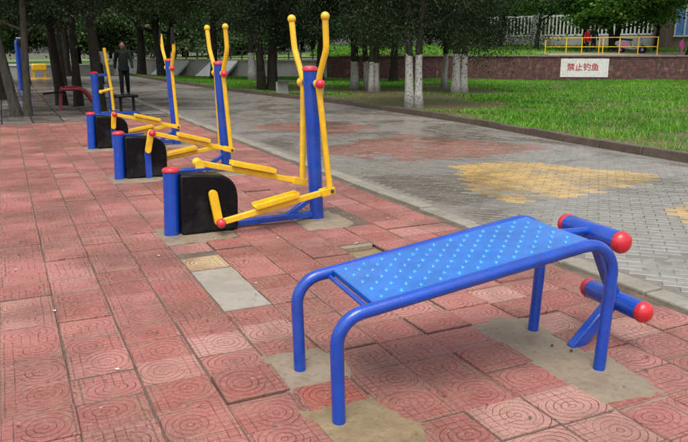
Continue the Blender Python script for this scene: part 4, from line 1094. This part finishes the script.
# ------------------------------------------------------------------ white fence, yellow railing, brown building
def wall_pt(px, dist):
    x, y = back(px, dist); return Vector((x, y, 0))
FA, FB = wall_pt(488, 62), wall_pt(660, 57); fd = FB - FA; FL = fd.length; fa = math.atan2(fd.y, fd.x)
fz = 1.75
fe = thing('white_fence', 'white picket fence on a grey plinth with stone pillars behind the upper lawn', 'fence', (FA.x, FA.y, fz), fa)
m = MB(); m.box((FL / 2, 0, 0.3), (FL, 0.3, 0.95)); m.build('plinth', GCONC, fe, smooth=False)
q = MB(); q.box((0, 0, 1.62), (0.1, 0.06, 1.55)); pk = q.mesh('picket'); pk.materials.append(WHITE)
npk = int(FL / 0.30)
pil = [0.31, 0.98]
for i in range(npk):
    xx = 0.15 + i * 0.30
    if any(abs(xx - p_ * FL) < 0.4 for p_ in pil): continue
    o = link('picket', pk, fe); o.location = (xx, 0, 0)
for z in (0.88, 2.36):
    m = MB(); m.box((FL / 2, 0.05, z), (FL, 0.08, 0.12)); m.build('rail', WHITE, fe, smooth=False)
for p_ in pil:
    m = MB(); m.box((p_ * FL, 0, 1.2), (0.62, 0.55, 2.6)); pp = m.build('pillar', GCONC, fe, smooth=False, bevel=0.02)
    m = MB(); m.lathe([(0.36, 0), (0.36, 0.06), (0.27, 0.16), (0.1, 0.24)], (p_ * FL, 0, 2.5), (0, 0, 1), 4); m.build('pillar_cap', GCONC, pp, smooth=False)

# yellow railing on top of the upper ground, just behind the wall
rA = wall_pt(545, 45.2); rB = wall_pt(657, 43.4); rd = rB - rA; RL = rd.length; ra = math.atan2(rd.y, rd.x)
yr = thing('yellow_railing', 'yellow tube railing on the higher ground above the sign', 'railing', (rA.x, rA.y, 1.12), ra)
for z in (0.06, 0.56, 1.08):
    m = MB(); m.tube([(0, 0, z), (RL, 0, z)], 0.02, 8); m.build('rail', YEL, yr)
q = MB(); q.tube([(0, 0, -0.1), (0, 0, 1.1)], 0.03, 8); pm = q.mesh('post'); pm.materials.append(YEL)
for t in (0.0, 0.2, 0.345, 0.5, 0.535, 0.68, 0.84, 1.0):
    o = link('post', pm, yr); o.location = (t * RL, 0, 0)

gx_, gy_ = back(695, 54)
bd_ = thing('brown_building', 'brown plastered building corner with a blue window', 'building', (gx_, gy_, 1.4), fa)
m = MB(); m.box((1.2, 1.5, 2.2), (7.0, 3.0, 4.8)); m.build('wall', BROWNW, bd_, smooth=False)
m = MB(); m.box((-2.3, -0.12, 2.0), (0.9, 0.3, 4.4)); m.build('corner_pillar', BROWNW, bd_, smooth=False, bevel=0.02)
m = MB(); m.box((1.2, 1.5, 4.68), (7.6, 3.6, 0.2)); m.build('roof_slab', GCONC, bd_, smooth=False)
wnd = MB(); wnd.box((-0.2, -0.02, 2.0), (2.5, 0.03, 1.9)); wn = wnd.build('window', BLUEGL, bd_, smooth=False)
for xx in (-1.4, -0.8, -0.2, 0.4, 1.0):
    m = MB(); m.box((xx, -0.06, 2.0), (0.09, 0.06, 1.9)); m.build('bar', WHITE, wn, smooth=False)
for z in (1.02, 2.97):
    m = MB(); m.box((-0.2, -0.06, z), (2.55, 0.07, 0.1)); m.build('frame', WHITE, wn, smooth=False)

# scooter behind the railing
x, y = back(631, 45.8)
scz = 1.28
S = thing('scooter', 'grey scooter with a pink panel parked behind the yellow railing', 'scooter', (x, y, scz), ra)
for xx in (-0.62, 0.62):
    m = MB(); P = []
    m.lathe([(0.15, -0.05), (0.24, -0.06), (0.26, 0), (0.24, 0.06), (0.15, 0.05)], (xx, 0, 0.24), (0, 1, 0), 18); wh = m.build('wheel', BLACK, S)
    m = MB(); m.lathe([(0.02, -0.055), (0.16, -0.045), (0.16, 0.045), (0.02, 0.055)], (xx, 0, 0.24), (0, 1, 0), 12); m.build('rim', GREYM, wh)
m = MB(); m.prism([(-0.95, 0.55), (-0.75, 0.42), (-0.35, 0.30), (0.2, 0.22), (0.3, 0.3), (0.0, 0.36), (-0.1, 0.72), (-0.5, 0.80), (-0.9, 0.72)], -0.16, 0.16); m.build('body', GREYM, S, bevel=0.03)
m = MB(); m.prism([(-0.75, 0.80), (0.0, 0.74), (0.02, 0.84), (-0.6, 0.90)], -0.14, 0.14); m.build('seat', BLACK, S, bevel=0.03)
m = MB(); m.prism([(0.2, 0.24), (0.42, 0.26), (0.62, 0.62), (0.40, 1.05), (0.28, 1.03), (0.36, 0.62)], -0.17, 0.17); m.build('front_shield', GREYM, S, bevel=0.03)
m = MB(); m.prism([(-0.55, 0.5), (-0.2, 0.45), (-0.15, 0.62), (-0.5, 0.7)], -0.18, -0.155); m.build('side_panel', PINK, S)
m = MB(); m.tube([(0.62, 0, 0.24), (0.34, 0, 1.08)], 0.03, 8); m.build('fork', GREYM, S)
m = MB(); m.tube([(0.30, -0.33, 1.12), (0.36, 0, 1.08), (0.30, 0.33, 1.12)], 0.02, 8); m.build('handlebar', BLACK, S)

# ------------------------------------------------------------------ people
def capsule(m, a, b, r0, r1, n=12):
    a, b = Vector(a), Vector(b); m.tube([a, a.lerp(b, 0.33), a.lerp(b, 0.67), b], [r0, r0 * 0.67 + r1 * 0.33, r0 * 0.33 + r1 * 0.67, r1], n)
    m.ball(a, r0, n); m.ball(b, r1, n)
def remesh(o, vox=0.014, smooth=4):
    r_ = o.modifiers.new('remesh', 'REMESH'); r_.mode = 'VOXEL'; r_.voxel_size = vox; r_.use_smooth_shade = True
    s_ = o.modifiers.new('smooth', 'SMOOTH'); s_.factor = 0.5; s_.iterations = smooth
def person(label, loc, rz, h, top_mat, leg_mat, stride=0.12, arm=0.10, hair=True, skirt=False, fat=1.0, group=None, bald=False):
    """built facing -y at 1.72 m, then scaled; thing carries clothes and hair as parts"""
    Pn = thing('person', label, 'person', loc, rz, group); Pn.scale = (h / 1.72,) * 3
    hipz, kz = 0.90, 0.48
    hips = [(-0.085, 0, hipz), (0.085, 0, hipz)]
    feet = [(-0.10, -stride, 0.07), (0.10, stride, 0.08)]
    knees = [(-0.095, -stride * 0.75 - 0.03, kz), (0.095, stride * 0.25 - 0.05, kz)]
    sh = [(-0.19, 0.0, 1.40), (0.19, 0.0, 1.40)]
    el = [(-0.255, arm * 0.5 + 0.02, 1.12), (0.255, -arm * 0.6 + 0.02, 1.12)]
    wr = [(-0.275, arm * 0.9 - 0.05, 0.88), (0.275, -arm * 1.5 - 0.05, 0.89)]
    b = MB()
    for i in range(2):
        capsule(b, hips[i], knees[i], 0.075, 0.052); capsule(b, knees[i], feet[i], 0.05, 0.036)
        b.ball((feet[i][0], feet[i][1] - 0.06, 0.045), 0.05, 12, (0.8, 2.1, 0.75))
        capsule(b, sh[i], el[i], 0.05, 0.04); capsule(b, el[i], wr[i], 0.04, 0.028)
        sg = -1 if i == 0 else 1; wv = Vector(wr[i])
        b.ball(wv + Vector((0, -0.005, -0.05)), 0.042, 12, (0.5, 0.95, 1.15))
        for f_ in range(4):
            q = wv + Vector((-0.004 * sg, -0.033 + 0.021 * f_, -0.09)); ln = (0.06, 0.072, 0.068, 0.052)[f_]
            capsule(b, q, q + Vector((-0.008 * sg, -0.004, -ln * 0.55)), 0.0105, 0.0095, 8); capsule(b, q + Vector((-0.008 * sg, -0.004, -ln * 0.55)), q + Vector((-0.024 * sg, -0.006, -ln)), 0.0095, 0.0085, 8)
        q = wv + Vector((0, -0.035, -0.03)); capsule(b, q, q + Vector((-0.012 * sg, -0.028, -0.055)), 0.012, 0.0095, 8)
    b.tube([(0, 0, 0.86), (0, 0, 1.0), (0, 0, 1.2), (0, 0.01, 1.38), (0, 0.01, 1.45)], [0.14, 0.145 * fat, 0.15 * fat, 0.15, 0.08], 14, sx=0.72)
    capsule(b, sh[0], sh[1], 0.06, 0.06); capsule(b, (0, 0.01, 1.42), (0, 0.0, 1.54), 0.055, 0.052)
    b.ball((0, -0.012, 1.615), 0.112, 18, (0.72, 0.88, 1.02)); b.ball((0, -0.045, 1.545), 0.06, 12, (0.9, 0.8, 0.75))
    b.ball((0, -0.115, 1.605), 0.018, 8, (0.8, 1.0, 1.4))
    for sg in (-1, 1): b.ball((sg * 0.083, 0.0, 1.605), 0.028, 8, (0.45, 0.8, 1.1))
    body = b.build('body', SKIN, Pn); remesh(body, 0.009, 3)
    for sg in (-1, 1):
        q = MB(); q.ball((sg * 0.032, -0.103, 1.625), 0.011, 8, (1.2, 0.5, 0.7)); q.build('eye', HAIR, body)
    q = MB(); q.ball((0, -0.098, 1.555), 0.02, 8, (1.1, 0.4, 0.3)); q.build('mouth', cloth('lip', (0.25, 0.08, 0.07)) if 'lip' not in MATS else MATS['lip'], body)
    # jacket
    j = MB()
    j.tube([(0, 0.0, 0.80), (0, 0, 0.92), (0, 0, 1.15), (0, 0.01, 1.36), (0, 0.01, 1.475)], [0.185 * fat, 0.185 * fat, 0.185 * fat, 0.18, 0.085], 18, sx=0.74)
    capsule(j, sh[0], sh[1], 0.078, 0.078)
    for i in range(2):
        capsule(j, sh[i], el[i], 0.074, 0.060); capsule(j, el[i], Vector(el[i]).lerp(Vector(wr[i]), 0.93), 0.058, 0.046)
    jo = j.build('jacket', top_mat, Pn); remesh(jo, 0.013, 4)
    q = MB(); q.tube([(0, 0.012, 1.455), (0, 0.008, 1.505)], [0.078, 0.068], 16, caps=False); cl_ = q.build('collar', top_mat, jo)
    t = MB(); t.ball((0, 0, 0.89), 0.15, 14, (1.05, 0.8, 0.75))
    for i in range(2):
        capsule(t, hips[i], knees[i], 0.098, 0.073); f_ = Vector(feet[i]); capsule(t, knees[i], Vector(knees[i]).lerp(f_, 0.93), 0.073, 0.06)
    to = t.build('trousers', leg_mat, Pn); remesh(to, 0.013, 4)
    for i in range(2):
        s_ = MB(); s_.ball((feet[i][0], feet[i][1] - 0.065, 0.045), 0.058, 14, (0.85, 2.2, 0.85)); s_.build('shoe', SHOE, Pn)
    if hair:
        hh = MB(); hh.ball((0, 0.012, 1.645), 0.118, 18, (0.76, 0.86, 0.86)); 
        ho = hh.build('hair', HAIR, Pn)
        if bald: ho.location = (0, 0.018, 0.0)
    return Pn
person('man in dark green jacket and black trousers walking along the path', (3.72, 25.2, 0.0), R(-8), 1.76, JACKET, TROUS, 0.17, 0.17, fat=1.15)
x, y = back(97.5, 34); person('person in a grey lilac top half hidden behind the thick straight trunk', (x, y, 0), R(150), 1.68, GREYC, TROUS, 0.12, 0.1)
x, y = back(586, 47.2); person('person in a red top standing behind the yellow railing', (x, y, 1.24), R(10), 1.55, REDC, NAVY, 0.05, 0.05)
x, y = back(592.5, 47.8); person('person in navy clothes standing beside the person in red', (x, y, 1.26), R(-30), 1.62, NAVY, NAVY, 0.04, 0.05)
x, y = back(681, 44.3); person('small child in pink clothes at the end of the yellow railing', (x, y, 1.16), R(40), 1.0, PINKC, PINKC, 0.05, 0.12, fat=1.2)
